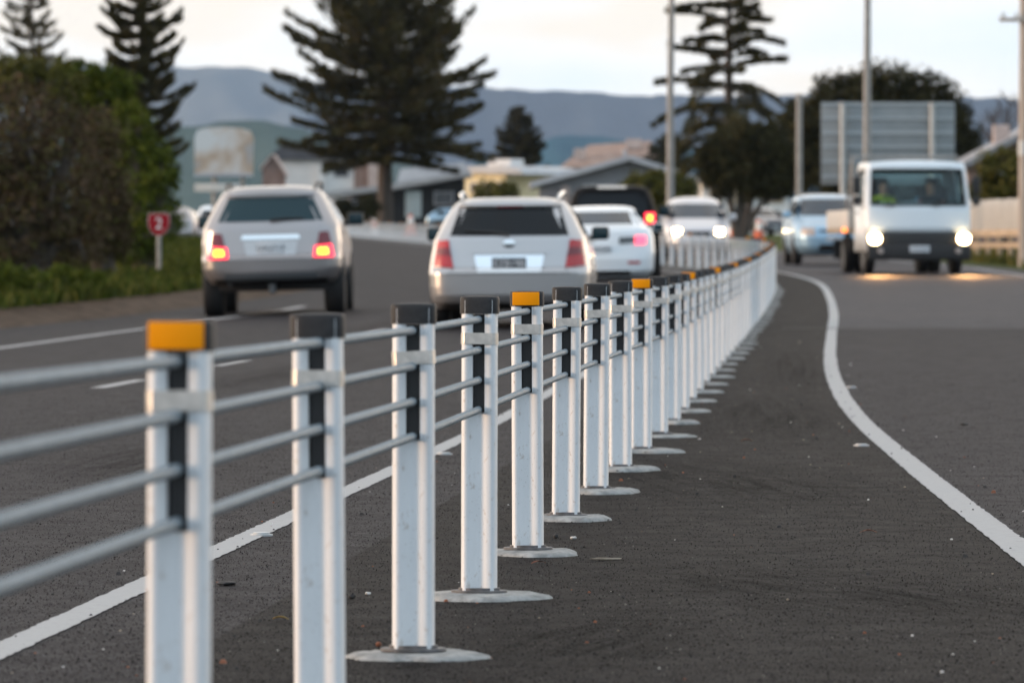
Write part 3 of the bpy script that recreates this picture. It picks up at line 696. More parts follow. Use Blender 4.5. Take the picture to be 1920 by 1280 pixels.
# --- silver estate car in the middle (rear view)
b = Body(W=[(.22, .80), (.30, .845), (.45, .865), (.62, .868), (.75, .855), (.95, .815), (1.02, .785), (1.2, .70), (1.33, .615), (1.37, .57), (1.395, .50), (1.41, .40), (1.418, .25)],
         YR=[(.22, .16), (.28, .05), (.36, .01), (.60, .0), (.64, .035), (.66, .075), (.95, .12), (1.0, .15), (1.30, .44), (1.37, .50), (1.41, .62), (1.418, .9)],
         YF=[(.22, 4.45), (.45, 4.62), (.62, 4.60), (.78, 4.35), (.90, 3.75), (.97, 3.35), (1.02, 3.20), (1.3, 2.35), (1.37, 2.1), (1.41, 1.7), (1.418, 1.5)], z0=.22, z1=1.418, rr=.20, bow=.06)
t = thing('station_wagon', 'silver estate car with roof rails and dark number plate driving away in the middle', 'car')
link('body', b.mesh('body', ['paint_silver', 'trim_black'], (.98, 3.68), .35), t)
rw = patchpart('rear_window', 'car_glass', t, b, 'rear', [(-.64, 1.0), (.64, 1.0), (.545, 1.30), (-.545, 1.30)], off=.006)
wp = MB().tube([(0, b.end(0, 1.01)-.03, 1.01), (-.18, b.end(-.18, 1.03)-.03, 1.035), (-.48, b.end(-.48, 1.06)-.03, 1.05)], [.014, .012, .009], 8).build('wiper', 'trim_black', rw)
patchpart('spoiler', 'paint_silver', t, b, 'rear', [(-.56, 1.325), (.56, 1.325), (.50, 1.375), (-.50, 1.375)], off=.05, thick=.12)
patchpart('brake_light_strip', 'lens_red_dark', t, b, 'rear', [(-.14, 1.305), (.14, 1.305), (.14, 1.322), (-.14, 1.322)], off=.03, thick=.06)
q = [(.60, .655), (.825, .675), (.79, .945), (.655, .955)]
for s in (1, -1):
    lt = patchpart('tail_light', 'lens_red', t, b, 'rear', q if s > 0 else mirrored(q), off=.014, thick=.05, n=12, m=12)
    patchpart('lamp_lens', 'lens_red_dark', lt, b, 'rear', [(.62, .78), (.80, .80), (.775, .87), (.645, .875)] if s > 0 else mirrored([(.62, .78), (.80, .80), (.775, .87), (.645, .875)]), off=.019, thick=.02)
patchpart('tailgate_garnish', 'chrome', t, b, 'rear', [(-.34, .605), (.34, .605), (.38, .80), (-.38, .80)], off=.004, thick=.02)
patchpart('garnish_bar', 'paint_silver', t, b, 'rear', [(-.40, .80), (.40, .80), (.40, .84), (-.40, .84)], off=.03, thick=.05)
plate(t, 0, b.end(0, .7)-.022, .695, .37, .13, 'plate_dark', 'EZB198', 'plate_white')
MB().lathe([(.045, 0), (.05, .006), (.042, .010), (.001, .010)], 24, 0, Matrix.Translation((0, b.end(0, .91)-.004, .91)) @ Matrix.Rotation(R(90), 4, 'X') @ Matrix.Diagonal((1.35, .9, 1, 1))).build('emblem', 'chrome', t)
mb = MB()
for x0, x1, z in ((-.66, .66, .595),): b.rect('rear', x0, x1, z-.005, z+.005, off=.003, thick=.02, n=16, m=1, mb=mb)
for s in (1, -1): b.patch('rear', [(s*.62-.004, .62), (s*.62+.004, .62), (s*.60+.004, .66), (s*.60-.004, .66)], off=.004, thick=.02, n=1, m=3, mb=mb)
mb.build('panel_gap', 'trim_black', t)
patchpart('bumper_strip', 'paint_silver', t, b, 'rear', [(-.80, .315), (.80, .315), (.81, .37), (-.81, .37)], off=.018, thick=.04, n=16, m=3)
patchpart('bumper_underside', 'trim_black', t, b, 'rear', [(-.74, .222), (.74, .222), (.78, .275), (-.78, .275)], off=.008, thick=.04, n=16, m=3)
for s in (1, -1):
    MB().tube([(s*.52, .62, 1.40), (s*.545, .75, 1.455), (s*.555, 1.6, 1.475), (s*.55, 2.2, 1.45), (s*.53, 2.3, 1.40)], [.018, .02, .02, .02, .018], 8).build('roof_rail', 'chrome', t)
    for a, c in ((.62, 1.35), (1.42, 2.25), (2.31, 2.95)):
        patchpart('side_window', 'car_glass', t, b, 'right' if s > 0 else 'left', [(a, 1.01), (c, 1.01), (c-.12-(c > 2.9)*.55, 1.29), (a+.08+(a < 1)*.1, 1.29)], off=.004, n=6, m=6)
    mirror(t, s*.82, 3.0, 1.03, s, 'trim_black' if s > 0 else 'trim_black')
    MB().box((s*.872, 1.62, .93), (.03, .2, .03), 0, .01).build('door_handle', 'paint_silver', t)
    for y in (.98, 3.68): wheel(t, s*.775, y, .312, .20, s)
MB().tube([(-.5, .12, .25), (-.5, .45, .25)], .035, 10).build('exhaust', 'trim_grey', t)
MB().box((0, 2.3, .24), (1.35, 3.4, .10), 0, .03).build('underbody', 'trim_black', t)
place(t, 955, 57, 2.0)

# --- silver off-roader on the left (rear view)
b = Body(W=[(.42, .80), (.50, .86), (.62, .915), (.95, .92), (1.15, .895), (1.24, .855), (1.5, .72), (1.6, .66), (1.655, .60), (1.69, .50), (1.705, .35)],
         YR=[(.42, .16), (.48, .05), (.56, .01), (.74, .0), (.78, .04), (.80, .075), (1.15, .11), (1.22, .15), (1.56, .38), (1.62, .38), (1.67, .44), (1.705, .7)],
         YF=[(.42, 4.45), (.60, 4.60), (.85, 4.55), (1.0, 4.2), (1.10, 3.6), (1.18, 3.30), (1.24, 3.15), (1.56, 2.45), (1.65, 2.1), (1.69, 1.8), (1.705, 1.5)], z0=.42, z1=1.705, rr=.24, bow=.06)
t = thing('off_road_car', 'silver off-roader with glowing brake lights and chrome tailgate bar driving away on the left', 'car')
link('body', b.mesh('body', ['paint_silver_warm', 'trim_black'], (.88, 3.72), .44), t)
rw = patchpart('rear_window', 'car_glass_teal', t, b, 'rear', [(-.69, 1.235), (.69, 1.235), (.555, 1.545), (-.555, 1.545)], off=.006)
MB().tube([(0, b.end(0, 1.24)-.03, 1.25), (.2, b.end(.2, 1.26)-.03, 1.265), (.44, b.end(.44, 1.28)-.03, 1.265)], [.016, .014, .01], 8).build('wiper', 'trim_black', rw)
patchpart('spoiler', 'paint_silver_warm', t, b, 'rear', [(-.58, 1.575), (.58, 1.575), (.52, 1.64), (-.52, 1.64)], off=.04, thick=.12)
q = [(.56, .755), (.83, .755), (.80, .92), (.575, .90)]; qu = [(.60, .905), (.80, .925), (.76, 1.09), (.64, 1.08)]
for s in (1, -1):
    m_ = (lambda z: z) if s > 0 else mirrored
    lt = patchpart('tail_light', 'lens_red_dark', t, b, 'rear', m_(qu), off=.012, thick=.05)
    patchpart('lamp_surround', 'lamp_red_ring', lt, b, 'rear', m_(q), off=.013, thick=.05)
    patchpart('brake_lamp', 'lamp_brake', lt, b, 'rear', m_([(.615, .79), (.755, .79), (.745, .875), (.62, .87)]), off=.022, thick=.04)
patchpart('tailgate_bar', 'chrome', t, b, 'rear', [(-.39, 1.0), (.39, 1.0), (.37, 1.055), (-.37, 1.055)], off=.02, thick=.04)
patchpart('plate_recess', 'paint_silver', t, b, 'rear', [(-.32, .79), (.32, .79), (.36, .985), (-.36, .985)], off=.004, thick=.02)
plate(t, 0, b.end(0, .88)-.012, .885, .36, .13, 'plate_white', 'DSQ719', 'plate_dark')
mb = MB(); b.rect('rear', -.74, .74, .735, .747, off=.004, thick=.02, n=16, m=1, mb=mb); mb.build('panel_gap', 'trim_grey', t)
patchpart('bumper_insert', 'trim_grey', t, b, 'rear', [(-.62, .47), (.62, .47), (.60, .56), (-.60, .56)], off=.012, thick=.04, n=16, m=3)
patchpart('bumper_underside', 'trim_black', t, b, 'rear', [(-.72, .425), (.72, .425), (.76, .485), (-.76, .485)], off=.008, thick=.05, n=16, m=3)
MB().box((0, 2.3, .40), (1.45, 3.6, .16), 0, .04).build('underbody', 'trim_black', t)
MB().box((0, .30, .36), (.09, .2, .16), 0, .02).build('tow_bracket', 'trim_grey', t)
for s in (1, -1):
    MB().tube([(s*.585, .62, 1.67), (s*.60, .75, 1.725), (s*.61, 1.8, 1.745), (s*.60, 2.3, 1.70), (s*.58, 2.4, 1.66)], [.018, .02, .02, .02, .018], 8).build('roof_rail', 'trim_black', t)
    for a, c in ((.65, 1.30), (1.38, 2.2), (2.28, 2.95)):
        patchpart('side_window', 'car_glass', t, b, 'right' if s > 0 else 'left', [(a, 1.25), (c, 1.25), (c-.1-(c > 2.9)*.4, 1.55), (a+.06+(a < 1)*.08, 1.55)], off=.004, n=6, m=6)
    mirror(t, s*.90, 2.95, 1.26, s, 'trim_black', .22, .17)
    MB().box((s*.925, 1.55, 1.08), (.03, .2, .03), 0, .01).build('door_handle', 'paint_silver_warm', t)
    for y in (.88, 3.72): wheel(t, s*.80, y, .37, .27, s)
MB().tube([(-.55, .16, .42), (-.55, .5, .42)], .03, 10).build('exhaust', 'trim_black', t)
place(t, 510, 69.5, .4)

# --- white saloon (rear view)
b = Body(W=[(.20, .78), (.32, .86), (.6, .877), (.85, .865), (1.0, .80), (1.06, .72), (1.3, .58), (1.345, .52), (1.37, .42), (1.378, .3)],
         YR=[(.20, .16), (.30, .02), (.5, .0), (.80, .03), (.95, .05), (1.0, .10), (1.025, .45), (1.05, .62), (1.30, 1.25), (1.35, 1.5), (1.378, 1.9)],
         YF=[(.20, 4.3), (.45, 4.45), (.62, 4.4), (.78, 4.1), (.92, 3.4), (1.0, 3.05), (1.3, 2.25), (1.36, 2.1), (1.378, 2.0)], z0=.20, z1=1.378, rr=.24, bow=.08)
t = thing('saloon_car', 'white saloon with one pink tail lamp between the silver estate and black off-roader', 'car')
link('body', b.mesh('body', ['paint_white', 'trim_black'], (.95, 3.58), .35), t)
patchpart('rear_window', 'windscreen_blue', t, b, 'rear', [(-.64, 1.07), (.64, 1.07), (.53, 1.28), (-.53, 1.28)], off=.008)
for s in (1, -1):
    q = [(.30, .74), (.56, .76), (.56, .86), (.30, .85)]; q2 = [(.56, .73), (.74, .74), (.74, .87), (.56, .87)]
    lt = patchpart('tail_light', 'lens_smoke', t, b, 'rear', q if s > 0 else mirrored(q), off=.012, thick=.04)
    patchpart('lamp_lens', 'lamp_pink', lt, b, 'rear', q2 if s > 0 else mirrored(q2), off=.014, thick=.04)
    patchpart('reflector', 'lens_red', t, b, 'rear', [(s*.54-.1, .42), (s*.54+.1, .42), (s*.54+.1, .46), (s*.54-.1, .46)], off=.008)
    for a, c in ((1.35, 2.1), (2.18, 2.8)): patchpart('side_window', 'car_glass', t, b, 'right' if s > 0 else 'left', [(a-.25*(a < 2), 1.06), (c, 1.06), (c-.1-.3*(c > 2.5), 1.28), (a, 1.28)], off=.004, n=6, m=6)
    mirror(t, s*.85, 2.75, 1.02, s, 'paint_white')
    for y in (.95, 3.58): wheel(t, s*.79, y, .315, .2, s)
plate(t, 0, b.end(0, .62)-.012, .66, .36, .12, 'plate_white', 'CKM284', 'plate_dark')
patchpart('bumper_grille', 'trim_black', t, b, 'rear', [(-.5, .23), (.5, .23), (.46, .31), (-.46, .31)], off=.008)
MB().tube([(-.52, 1.7, 1.37), (-.52, 1.6, 1.58)], .006, 6).build('aerial', 'trim_black', t)
MB().box((0, 2.3, .22), (1.4, 3.4, .12), 0, .03).build('underbody', 'trim_black', t)
place(t, 1127, 86, 1.)

# --- black off-roader (rear view)
b = Body(W=[(.40, .82), (.52, .93), (1.0, .945), (1.15, .93), (1.25, .88), (1.55, .78), (1.68, .72), (1.74, .60), (1.76, .4)],
         YR=[(.40, .1), (.5, .0), (.75, .0), (.80, .06), (1.2, .1), (1.65, .28), (1.72, .36), (1.76, .7)],
         YF=[(.40, 4.6), (.62, 4.75), (1.0, 4.6), (1.12, 3.7), (1.22, 3.4), (1.62, 2.7), (1.72, 2.3), (1.76, 1.8)], z0=.40, z1=1.76, rr=.2, bow=.05)
t = thing('off_road_car', 'tall black off-roader with one lit brake light, half hidden behind the white saloon', 'car')
link('body', b.mesh('body', ['paint_black', 'trim_black'], (.95, 3.8), .46), t)
patchpart('rear_window', 'car_glass', t, b, 'rear', [(-.72, 1.23), (.72, 1.23), (.64, 1.60), (-.64, 1.60)], off=.006)
o_ = patchpart('roof_highlight', 'timber_pale', t, b, 'rear', [(-.28, 1.70), (.28, 1.70), (.28, 1.752), (-.28, 1.752)], off=.03, thick=.10); o_['label'] = 'pale strip painted as a highlight on the roof edge'  # pale strip stands in for a highlight on the spoiler edge
for s in (1, -1):
    lt = patchpart('tail_light', 'lamp_red_ring', t, b, 'rear', [(s*.74-.1, 1.04), (s*.74+.1, 1.04), (s*.74+.1, 1.24), (s*.74-.1, 1.24)], off=.012)
    patchpart('brake_lamp', 'lamp_brake', lt, b, 'rear', [(s*.74-.045, 1.09), (s*.74+.045, 1.09), (s*.74+.045, 1.19), (s*.74-.045, 1.19)], off=.02)
    for a, c in ((.7, 1.4), (1.5, 2.3), (2.4, 3.1)): patchpart('side_window', 'car_glass', t, b, 'right' if s > 0 else 'left', [(a, 1.26), (c, 1.26), (c-.1, 1.58), (a+.05, 1.58)], off=.004, n=6, m=6)
    mirror(t, s*.94, 3.1, 1.3, s, 'paint_black', .22, .2)
    for y in (.95, 3.8): wheel(t, s*.82, y, .38, .26, s)
plate(t, 0, b.end(0, .9)-.012, .9, .36, .12, 'plate_white', 'FAR603', 'plate_dark')
MB().box((0, 2.4, .42), (1.5, 3.6, .16), 0, .04).build('underbody', 'trim_black', t)
place(t, 1149, 98.6, 1.0); t.scale = (.95, 1, 1)

# --- oncoming cars (front view); lamp is (x, z, size)
def front_car(name, label, paint, b, wy, wr, glass, wsq, lamps, lamp_mat, grille, plate_z, roof_rails=False, text='EGW552'):
    t = thing(name, label, 'car'); link('body', b.mesh('body', [paint, 'trim_black'], wy, wr+.05), t)
    patchpart('windscreen', glass, t, b, 'front', wsq, off=.012, n=12, m=10)
    for s in (1, -1):
        x, z, sx, sz = lamps; q = [(s*x-sx, z-sz), (s*x+sx, z-sz*.8), (s*x+sx*.9, z+sz), (s*x-sx, z+sz)]
        hl = patchpart('headlight', lamp_mat[0], t, b, 'front', q, off=.012)
        if lamp_mat[1]: patchpart('lamp', lamp_mat[1], hl, b, 'front', [(s*x-sx*.85, z-sz*.85), (s*x+sx*.85, z-sz*.85), (s*x+sx*.85, z+sz*.85), (s*x-sx*.85, z+sz*.85)], off=.022)
        for a, c, zl, zh in wsq_side[name]: patchpart('side_window', 'car_glass', t, b, 'right' if s > 0 else 'left', [(a, zl), (c+.3*(c > 2.6), zl), (c-.12, zh), (a+.05, zh)], off=.004, n=6, m=6)
        mirror(t, s*(b.w(wsq[0][1])+.03), b.end(0, wsq[0][1], False)-.55, wsq[0][1]+.03, s, paint, .2, .17)
        for y in wy: wheel(t, s*(b.w(.5)-.09), y, wr, .22, s)
        if roof_rails: MB().tube([(s*.60, .7, b.z1-.05), (s*.61, .85, b.z1+.03), (s*.61, 2.2, b.z1+.04), (s*.60, 2.5, b.z1-.03)], .02, 8).build('roof_rail', 'trim_grey', t)
    for gname, gq in grille: patchpart(gname, 'trim_black', t, b, 'front', gq, off=.010)
    plate(t, 0, b.end(0, plate_z, False)+.012, plate_z, .36, .12, 'plate_white', text, 'plate_dark', face=1)
    MB().box((0, 2.3, .26), (1.4, 3.4, .12), 0, .03).build('underbody', 'trim_black', t); return t
wsq_side = {'sport_utility_car': [(.7, 1.4, 1.17, 1.5), (1.48, 2.2, 1.17, 1.5), (2.28, 2.75, 1.17, 1.5)], 'minivan': [(.6, 1.4, 1.08, 1.42), (1.5, 2.3, 1.08, 1.42), (2.4, 2.9, 1.08, 1.42)], 'parked_car': [(.7, 1.4, 1.0, 1.27), (1.48, 2.2, 1.0, 1.27), (2.28, 2.65, 1.0, 1.27)]}
b = Body(W=[(.26, .80), (.42, .88), (.8, .90), (1.0, .885), (1.12, .84), (1.5, .70), (1.6, .63), (1.645, .5), (1.66, .3)],
         YR=[(.26, .1), (.5, 0), (1.0, .05), (1.5, .35), (1.6, .45), (1.66, .8)],
         YF=[(.26, 4.45), (.40, 4.58), (.62, 4.60), (.80, 4.55), (.90, 4.40), (1.02, 3.75), (1.10, 3.45), (1.16, 3.3), (1.54, 2.55), (1.62, 2.2), (1.66, 1.8)], z0=.26, z1=1.66, rf=.42, bowf=.16)
t = front_car('sport_utility_car', 'pale blue oncoming car with dark windscreen beside the flatbed truck', 'paint_blue', b, (.9, 3.6), .34, 'windscreen_blue', [(-.70, 1.14), (.70, 1.14), (.60, 1.545), (-.60, 1.545)],
              (.60, .76, .16, .10), ('lens_clear', None), [('grille', [(-.32, .74), (-.05, .74), (-.05, .80), (-.36, .80)]), ('grille', [(.05, .74), (.32, .74), (.36, .80), (.05, .80)]), ('lower_grille', [(-.36, .30), (.36, .30), (.33, .46), (-.33, .46)])], .60, True)
place(t, 1535, 128.0, -1.2, True)
b = Body(W=[(.22, .78), (.4, .85), (.8, .865), (1.0, .84), (1.4, .70), (1.52, .60), (1.58, .45), (1.6, .25)],
         YR=[(.22, .1), (.5, 0), (1.0, .05), (1.5, .35), (1.6, .6)],
         YF=[(.22, 4.2), (.42, 4.3), (.62, 4.25), (.80, 4.05), (.92, 3.6), (1.02, 3.3), (1.45, 2.3), (1.56, 1.9), (1.6, 1.5)], z0=.22, z1=1.6, rf=.45, bowf=.16)
t = front_car('minivan', 'silver oncoming minivan with blazing headlights behind the bend in the barrier', 'paint_pearl', b, (.85, 3.4), .31, 'windscreen_blue', [(-.71, 1.04), (.71, 1.04), (.62, 1.42), (-.62, 1.42)],
              (.555, .68, .125, .105), ('lens_clear', 'lamp_head'), [('grille', [(-.32, .60), (.32, .60), (.36, .70), (-.36, .70)])], .45, text='HJT918')
place(t, 1297, 143, -.5, True); t.scale = (1, 1, 1.02)
b = Body(W=[(.22, .78), (.4, .85), (.8, .86), (.95, .83), (1.3, .62), (1.38, .5), (1.42, .3)], YR=[(.22, .1), (.5, 0), (.95, .1), (1.3, .6), (1.42, 1.)],
         YF=[(.22, 4.2), (.42, 4.3), (.62, 4.25), (.80, 4.05), (.92, 3.4), (.98, 3.1), (1.3, 2.2), (1.38, 1.9), (1.42, 1.6)], z0=.22, z1=1.42, rf=.45, bowf=.16)
def parked(label, paint, px, Y, yaw, lamps=None, flip=True, text='GBN407'):
    t = front_car('parked_car', label, paint, b, (.85, 3.4), .31, 'car_glass', [(-.68, .99), (.68, .99), (.58, 1.28), (-.58, 1.28)], (.58, .66, .15, .09), ('lens_clear', None), [('grille', [(-.32, .55), (.32, .55), (.36, .66), (-.36, .66)])], .42, text=text)
    place(t, px, Y, yaw, flip); return t
parked('dark car with a pale roof standing behind the orange cones', 'paint_dark', 1408, 262, -14)
parked('small blue car parked near the pale door of the dark building', 'paint_blue', 805, 318, -70, text='KLP225')
parked('silver car parked at the left beyond the red route marker', 'paint_silver_warm', 318, 190, 4, flip=False, text='LMD330')
# small white car mostly hidden behind the silver off-roader
b = Body(W=[(.22, .78), (.4, .85), (.8, .86), (.95, .83), (1.3, .62), (1.42, .55), (1.46, .4)], YR=[(.22, .1), (.5, 0), (.95, .05), (1.3, .35), (1.46, .7)],
         YF=[(.22, 3.9), (.42, 4.0), (.62, 3.95), (.80, 3.8), (.92, 3.3), (.98, 3.0), (1.35, 2.2), (1.42, 1.9), (1.46, 1.6)], z0=.22, z1=1.46)
t = thing('hatchback', 'cream white hatchback half hidden behind the left edge of the silver off-roader', 'car')
link('body', b.mesh('body', ['paint_white', 'trim_black'], (.7, 3.2), .35), t)
patchpart('rear_window', 'car_glass', t, b, 'rear', [(-.6, 1.0), (.6, 1.0), (.5, 1.32), (-.5, 1.32)], off=.006)
for s in (1, -1):
    q = [(.60, .72), (.78, .72), (.76, .95), (.62, .95)]; patchpart('tail_light', 'lamp_pink', t, b, 'rear', q if s > 0 else mirrored(q), off=.012)
    for y in (.7, 3.2): wheel(t, s*.77, y, .30, .2, s)
    patchpart('side_window', 'car_glass', t, b, 'right' if s > 0 else 'left', [(.6, 1.0), (2.6, 1.0), (2.1, 1.3), (.8, 1.3)], off=.004)
plate(t, 0, b.end(0, .6)-.012, .6, .36, .12, 'plate_white', 'JRC461', 'plate_dark'); place(t, 405, 195, -2)

# ------------------------------------------------------------------ flatbed truck with two people in the cab (built facing +y, then turned round)
t = thing('flatbed_truck', 'white flatbed truck with lit headlights coming towards the camera on the right', 'truck')
HW, CL = .945, 1.75                      # half width and length of the cab
YC = 5.2                                 # front of the cab
def cab():
    mb = MB()
    def fy(z): return lerp_table([(.36, YC-.02), (.80, YC), (1.34, YC-.04), (2.06, YC-.26), (2.2, YC-.33)], z)
    # front skin with a windscreen opening, as a grid of panels
    zs = [.80, .95, 1.1, 1.25, 1.36, 1.5, 1.7, 1.9, 2.06, 2.14, 2.20]; n = 20
    def X(u, z): return u*lerp_table([(.36, HW-.02), (.8, HW), (1.36, HW), (2.06, HW-.05), (2.2, HW-.08)], z)
    us = [-1, -.985, -.95, -.90] + [-.90+1.8*i/12 for i in range(1, 12)] + [.90, .95, .985, 1]
    def bowf(u): a = abs(u); return .04*a*a + (.09*(1-math.sqrt(max(0, 1-((a-.88)/.12)**2))) if a > .88 else 0)
    vs = []; idx = {}
    for j, z in enumerate(zs):
        for i, u in enumerate(us): idx[i, j] = len(vs); vs.append((X(u, z), fy(z)-bowf(u), z))
    fs = []
    for j in range(len(zs)-1):
        for i in range(len(us)-1):
            if 4 <= j <= 7 and .90 > abs((us[i]+us[i+1])/2): continue
            fs.append((idx[i, j], idx[i+1, j], idx[i+1, j+1], idx[i, j+1]))
    mb.add(vs, fs)
    # sides with door window openings, roof, back wall with rear window opening
    yb = YC-CL
    for s in (1, -1):
        sv = []; cols = [0, .12, .3, .55, .8, 1.]
        for z in (.45, .8, 1.36, 2.06, 2.14, 2.2):
            y1 = fy(max(z, .8))-bowf(1)
            for u in cols: sv.append((s*X(1, z), yb+(y1-yb)*u, z))
        sf = []
        for j in range(5):
            for i in range(5):
                if j == 2 and 1 <= i <= 3: continue
                sf.append((j*6+i, j*6+i+1, (j+1)*6+i+1, (j+1)*6+i))
        mb.add(sv, sf)
    rv = []; y1 = fy(2.2)
    for yy in (yb+.02, yb+.4, y1-.3, y1):
        for u in us: rv.append((X(u, 2.2), yy-(bowf(u) if yy == y1 else 0), 2.2+.05*math.cos(u*1.5)*(1 if yb+.1 < yy < y1-.01 else .0)))
    nu = len(us); mb.add(rv, [(k*nu+i, k*nu+i+1, (k+1)*nu+i+1, (k+1)*nu+i) for k in range(3) for i in range(nu-1)])
    xs = [-HW, -.72, .72, HW]; zs2 = [.45, 1.45, 2.0, 2.2]
    bv = [(x*lerp_table([(1.4, 1), (2.2, .875)], z), yb, z) for z in zs2 for x in xs]
    mb.add(bv, [(j*4+i, j*4+i+1, (j+1)*4+i+1, (j+1)*4+i) for j in range(3) for i in range(3) if not (j == 1 and i == 1)])
    o = mb.build('cab', 'truck_white', t, ang=40); md = o.modifiers.new('shell', 'SOLIDIFY'); md.thickness = .035; md.offset = -1
    g = MB(); gv = []
    for z in (1.36, 1.5, 1.7, 1.9, 2.06):
        for i in range(13): u = -.90+1.8*i/12; gv.append((X(u, z), fy(z)-bowf(u)-.012, z))
    g.add(gv, [(j*13+i, j*13+i+1, (j+1)*13+i+1, (j+1)*13+i) for j in range(4) for i in range(12)])
    o = g.build('windscreen', 'clear_glass', t, ang=60); md = o.modifiers.new('pane', 'SOLIDIFY'); md.thickness = .006
    fr = MB(); ring = [(X(-.90, 1.36), fy(1.36)-bowf(.9)+.004, 1.36)] + [(X(-.9+1.8*i/8, 1.36), fy(1.36)-bowf(-.9+1.8*i/8)+.004, 1.36) for i in range(1, 9)] + [(X(.9, 2.06), fy(2.06)-bowf(.9)+.004, 2.06)] + [(X(.9-1.8*i/8, 2.06), fy(2.06)-bowf(.9-1.8*i/8)+.004, 2.06) for i in range(1, 9)]
    fr.tube(ring+[ring[0]], .016, 8); fr.build('windscreen_seal', 'trim_black', t)
    w = MB().box((0, yb-.01, 1.725), (1.44, .008, .55)).build('rear_window', 'clear_glass', t)
    for s in (1, -1):
        d = MB(); z0, z1 = 1.36, 2.06; ya, yc_ = yb+.12*(fy(1.36)-.2-yb), yb+.8*(fy(1.36)-.2-yb); yd = yb+.8*(fy(2.06)-.2-yb)
        d.add([(s*(X(1, z0)-.015), ya, z0), (s*(X(1, z0)-.015), yc_, z0), (s*(X(1, z1)-.015), yd, z1), (s*(X(1, z1)-.015), ya, z1)], [(0, 1, 2, 3)])
        o = d.build('side_window', 'clear_glass', t); md = o.modifiers.new('pane', 'SOLIDIFY'); md.thickness = .006
        MB().box((s*(HW+.012), YC-1.25, 1.22), (.03, .16, .035), 0, .008).build('door_handle', 'trim_black', t)
        mi = MB(); mi.box((s*(HW+.13), YC-.30, 1.75), (.15, .07, .34), 0, .025); mi.box((s*(HW+.13), YC-.30, 1.45), (.15, .07, .16), 0, .025); mi.tube([(s*(HW-.03), YC-.28, 2.02), (s*(HW+.12), YC-.28, 2.0), (s*(HW+.13), YC-.28, 1.34), (s*(HW-.01), YC-.24, 1.30)], .014, 8); mi.build('wing_mirror', 'trim_black', t)
        # headlights with lamps, turn signals and the light they throw on the road
        hl = MB().box((s*.80, YC+.015, .70), (.25, .07, .20), 0, .03).build('headlight', 'lens_clear', t)
        MB().lathe([(.105, 0), (.115, .02), (.09, .045), (.001, .06)], 24, 0, Matrix.Translation((s*.80, YC+.045, .70)) @ Matrix.Rotation(R(-90), 4, 'X')).build('lamp', 'lamp_head', hl)
        MB().box((s*.80, YC+.01, .555), (.16, .06, .07), 0, .02).build('turn_signal', 'lens_clear', t)
        sp = bpy.data.lights.new('headlight_beam', 'SPOT'); sp.energy = 480; sp.color = (1, .50, .18); sp.spot_size = R(34); sp.spot_blend = .9; sp.shadow_soft_size = .06
        so = bpy.data.objects.new('headlight_beam', sp); C.objects.link(so); so.parent = t; so.location = (s*.80, YC+.14, .70); so.rotation_euler = Vector((0, .96, -.27)).to_track_quat('-Z', 'Y').to_euler()
    MB().box((0, YC+.0, .72), (1.34, .06, .24), 0, .02).build('grille', 'trim_black', t)
    gr = MB()
    for z in (.63, .69, .75, .81): gr.box((0, YC+.036, z), (1.28, .02, .012))
    gr.build('grille_bars', 'trim_grey', t)
    bp = MB(); bp.box((0, YC+.02, .44), (1.86, .16, .32), 0, .05); bp.build('bumper', 'trim_black', t)
    for s in (1, -1): MB().lathe([(.055, 0), (.05, .012), (.001, .016)], 20, 0, Matrix.Translation((s*.70, YC+.10, .46)) @ Matrix.Rotation(R(-90), 4, 'X')).build('fog_lamp', 'lens_clear', t)
    plate(t, 0, YC+.108, .50, .36, .125, 'plate_white', 'CWH274', 'plate_dark', face=1)
    for x in (-.35, .45): MB().tube([(x, fy(1.35)+.02, 1.34), (x+.20, fy(1.37)+.012, 1.372), (x-.18, fy(1.40)+.012, 1.405)], [.016, .012, .008], 8).build('wiper', 'trim_black', t)
    # inside of the cab
    MB().box((0, YC-.42, 1.22), (1.72, .42, .20), 0, .05).build('dashboard', 'trim_black', t)
    for x in (-.46, .50): MB().box((x, yb+.42, .98), (.55, .5, .16), 0, .05).box((x, yb+.17, 1.38), (.52, .14, .74), 0, .05).box((x, yb+.15, 1.84), (.26, .10, .18), 0, .04).build('seat', 'seat_fabric', t)
    MB().box((0, yb+.6, .72), (1.6, 1.0, .30)).build('cab_floor', 'trim_black', t)
    sw = MB(); sx = .50; sw.tube([(sx+.19*math.cos(a), YC-.66+.08*math.sin(a), 1.36+.17*math.sin(a)) for a in [k*math.pi/12 for k in range(25)]], .014, 8, cap=False); sw.tube([(sx, YC-.66, 1.36), (sx, YC-.48, 1.2)], .03, 8); sw.build('steering_wheel', 'trim_black', t)
cab()
ch = MB()
for s in (1, -1): ch.box((s*.36, 2.3, .56), (.08, 4.9, .16))
for y in (.5, 1.6, 2.8): ch.box((0, y, .56), (.72, .08, .12))
ch.build('chassis', 'trim_black', t)
MB().box((0, 1.65, .87), (2.08, 3.3, .10), 0, .02).build('deck', 'timber_tan', t)
sd_ = MB()
for s in (1, -1): sd_.box((s*1.03, 1.65, 1.10), (.035, 3.25, .36), 0, .008)
sd_.box((0, .02, 1.10), (2.06, .035, .36), 0, .008); sd_.build('drop_side', 'timber_pale', t)
hb = MB()
for s in (1, -1): hb.tube([(s*.96, 3.28, .9), (s*.96, 3.28, 2.34)], .03, 8).tube([(s*.96, 3.28, 2.34), (s*.99, 2.6, 1.3)], .024, 8)
for z in (1.35, 2.34): hb.tube([(-.96, 3.28, z), (.96, 3.28, z)], .03, 8)
for x in (-.6, -.2, .2, .6): hb.tube([(x, 3.28, .9), (x, 3.28, 1.35)], .016, 8)
hb.build('headboard_frame', 'pole_steel', t)
sg = MB(); sg.box((1.06, 2.9, .88), (.06, .26, .075), 0, .02); sg.build('side_marker', 'lamp_indicator', t)
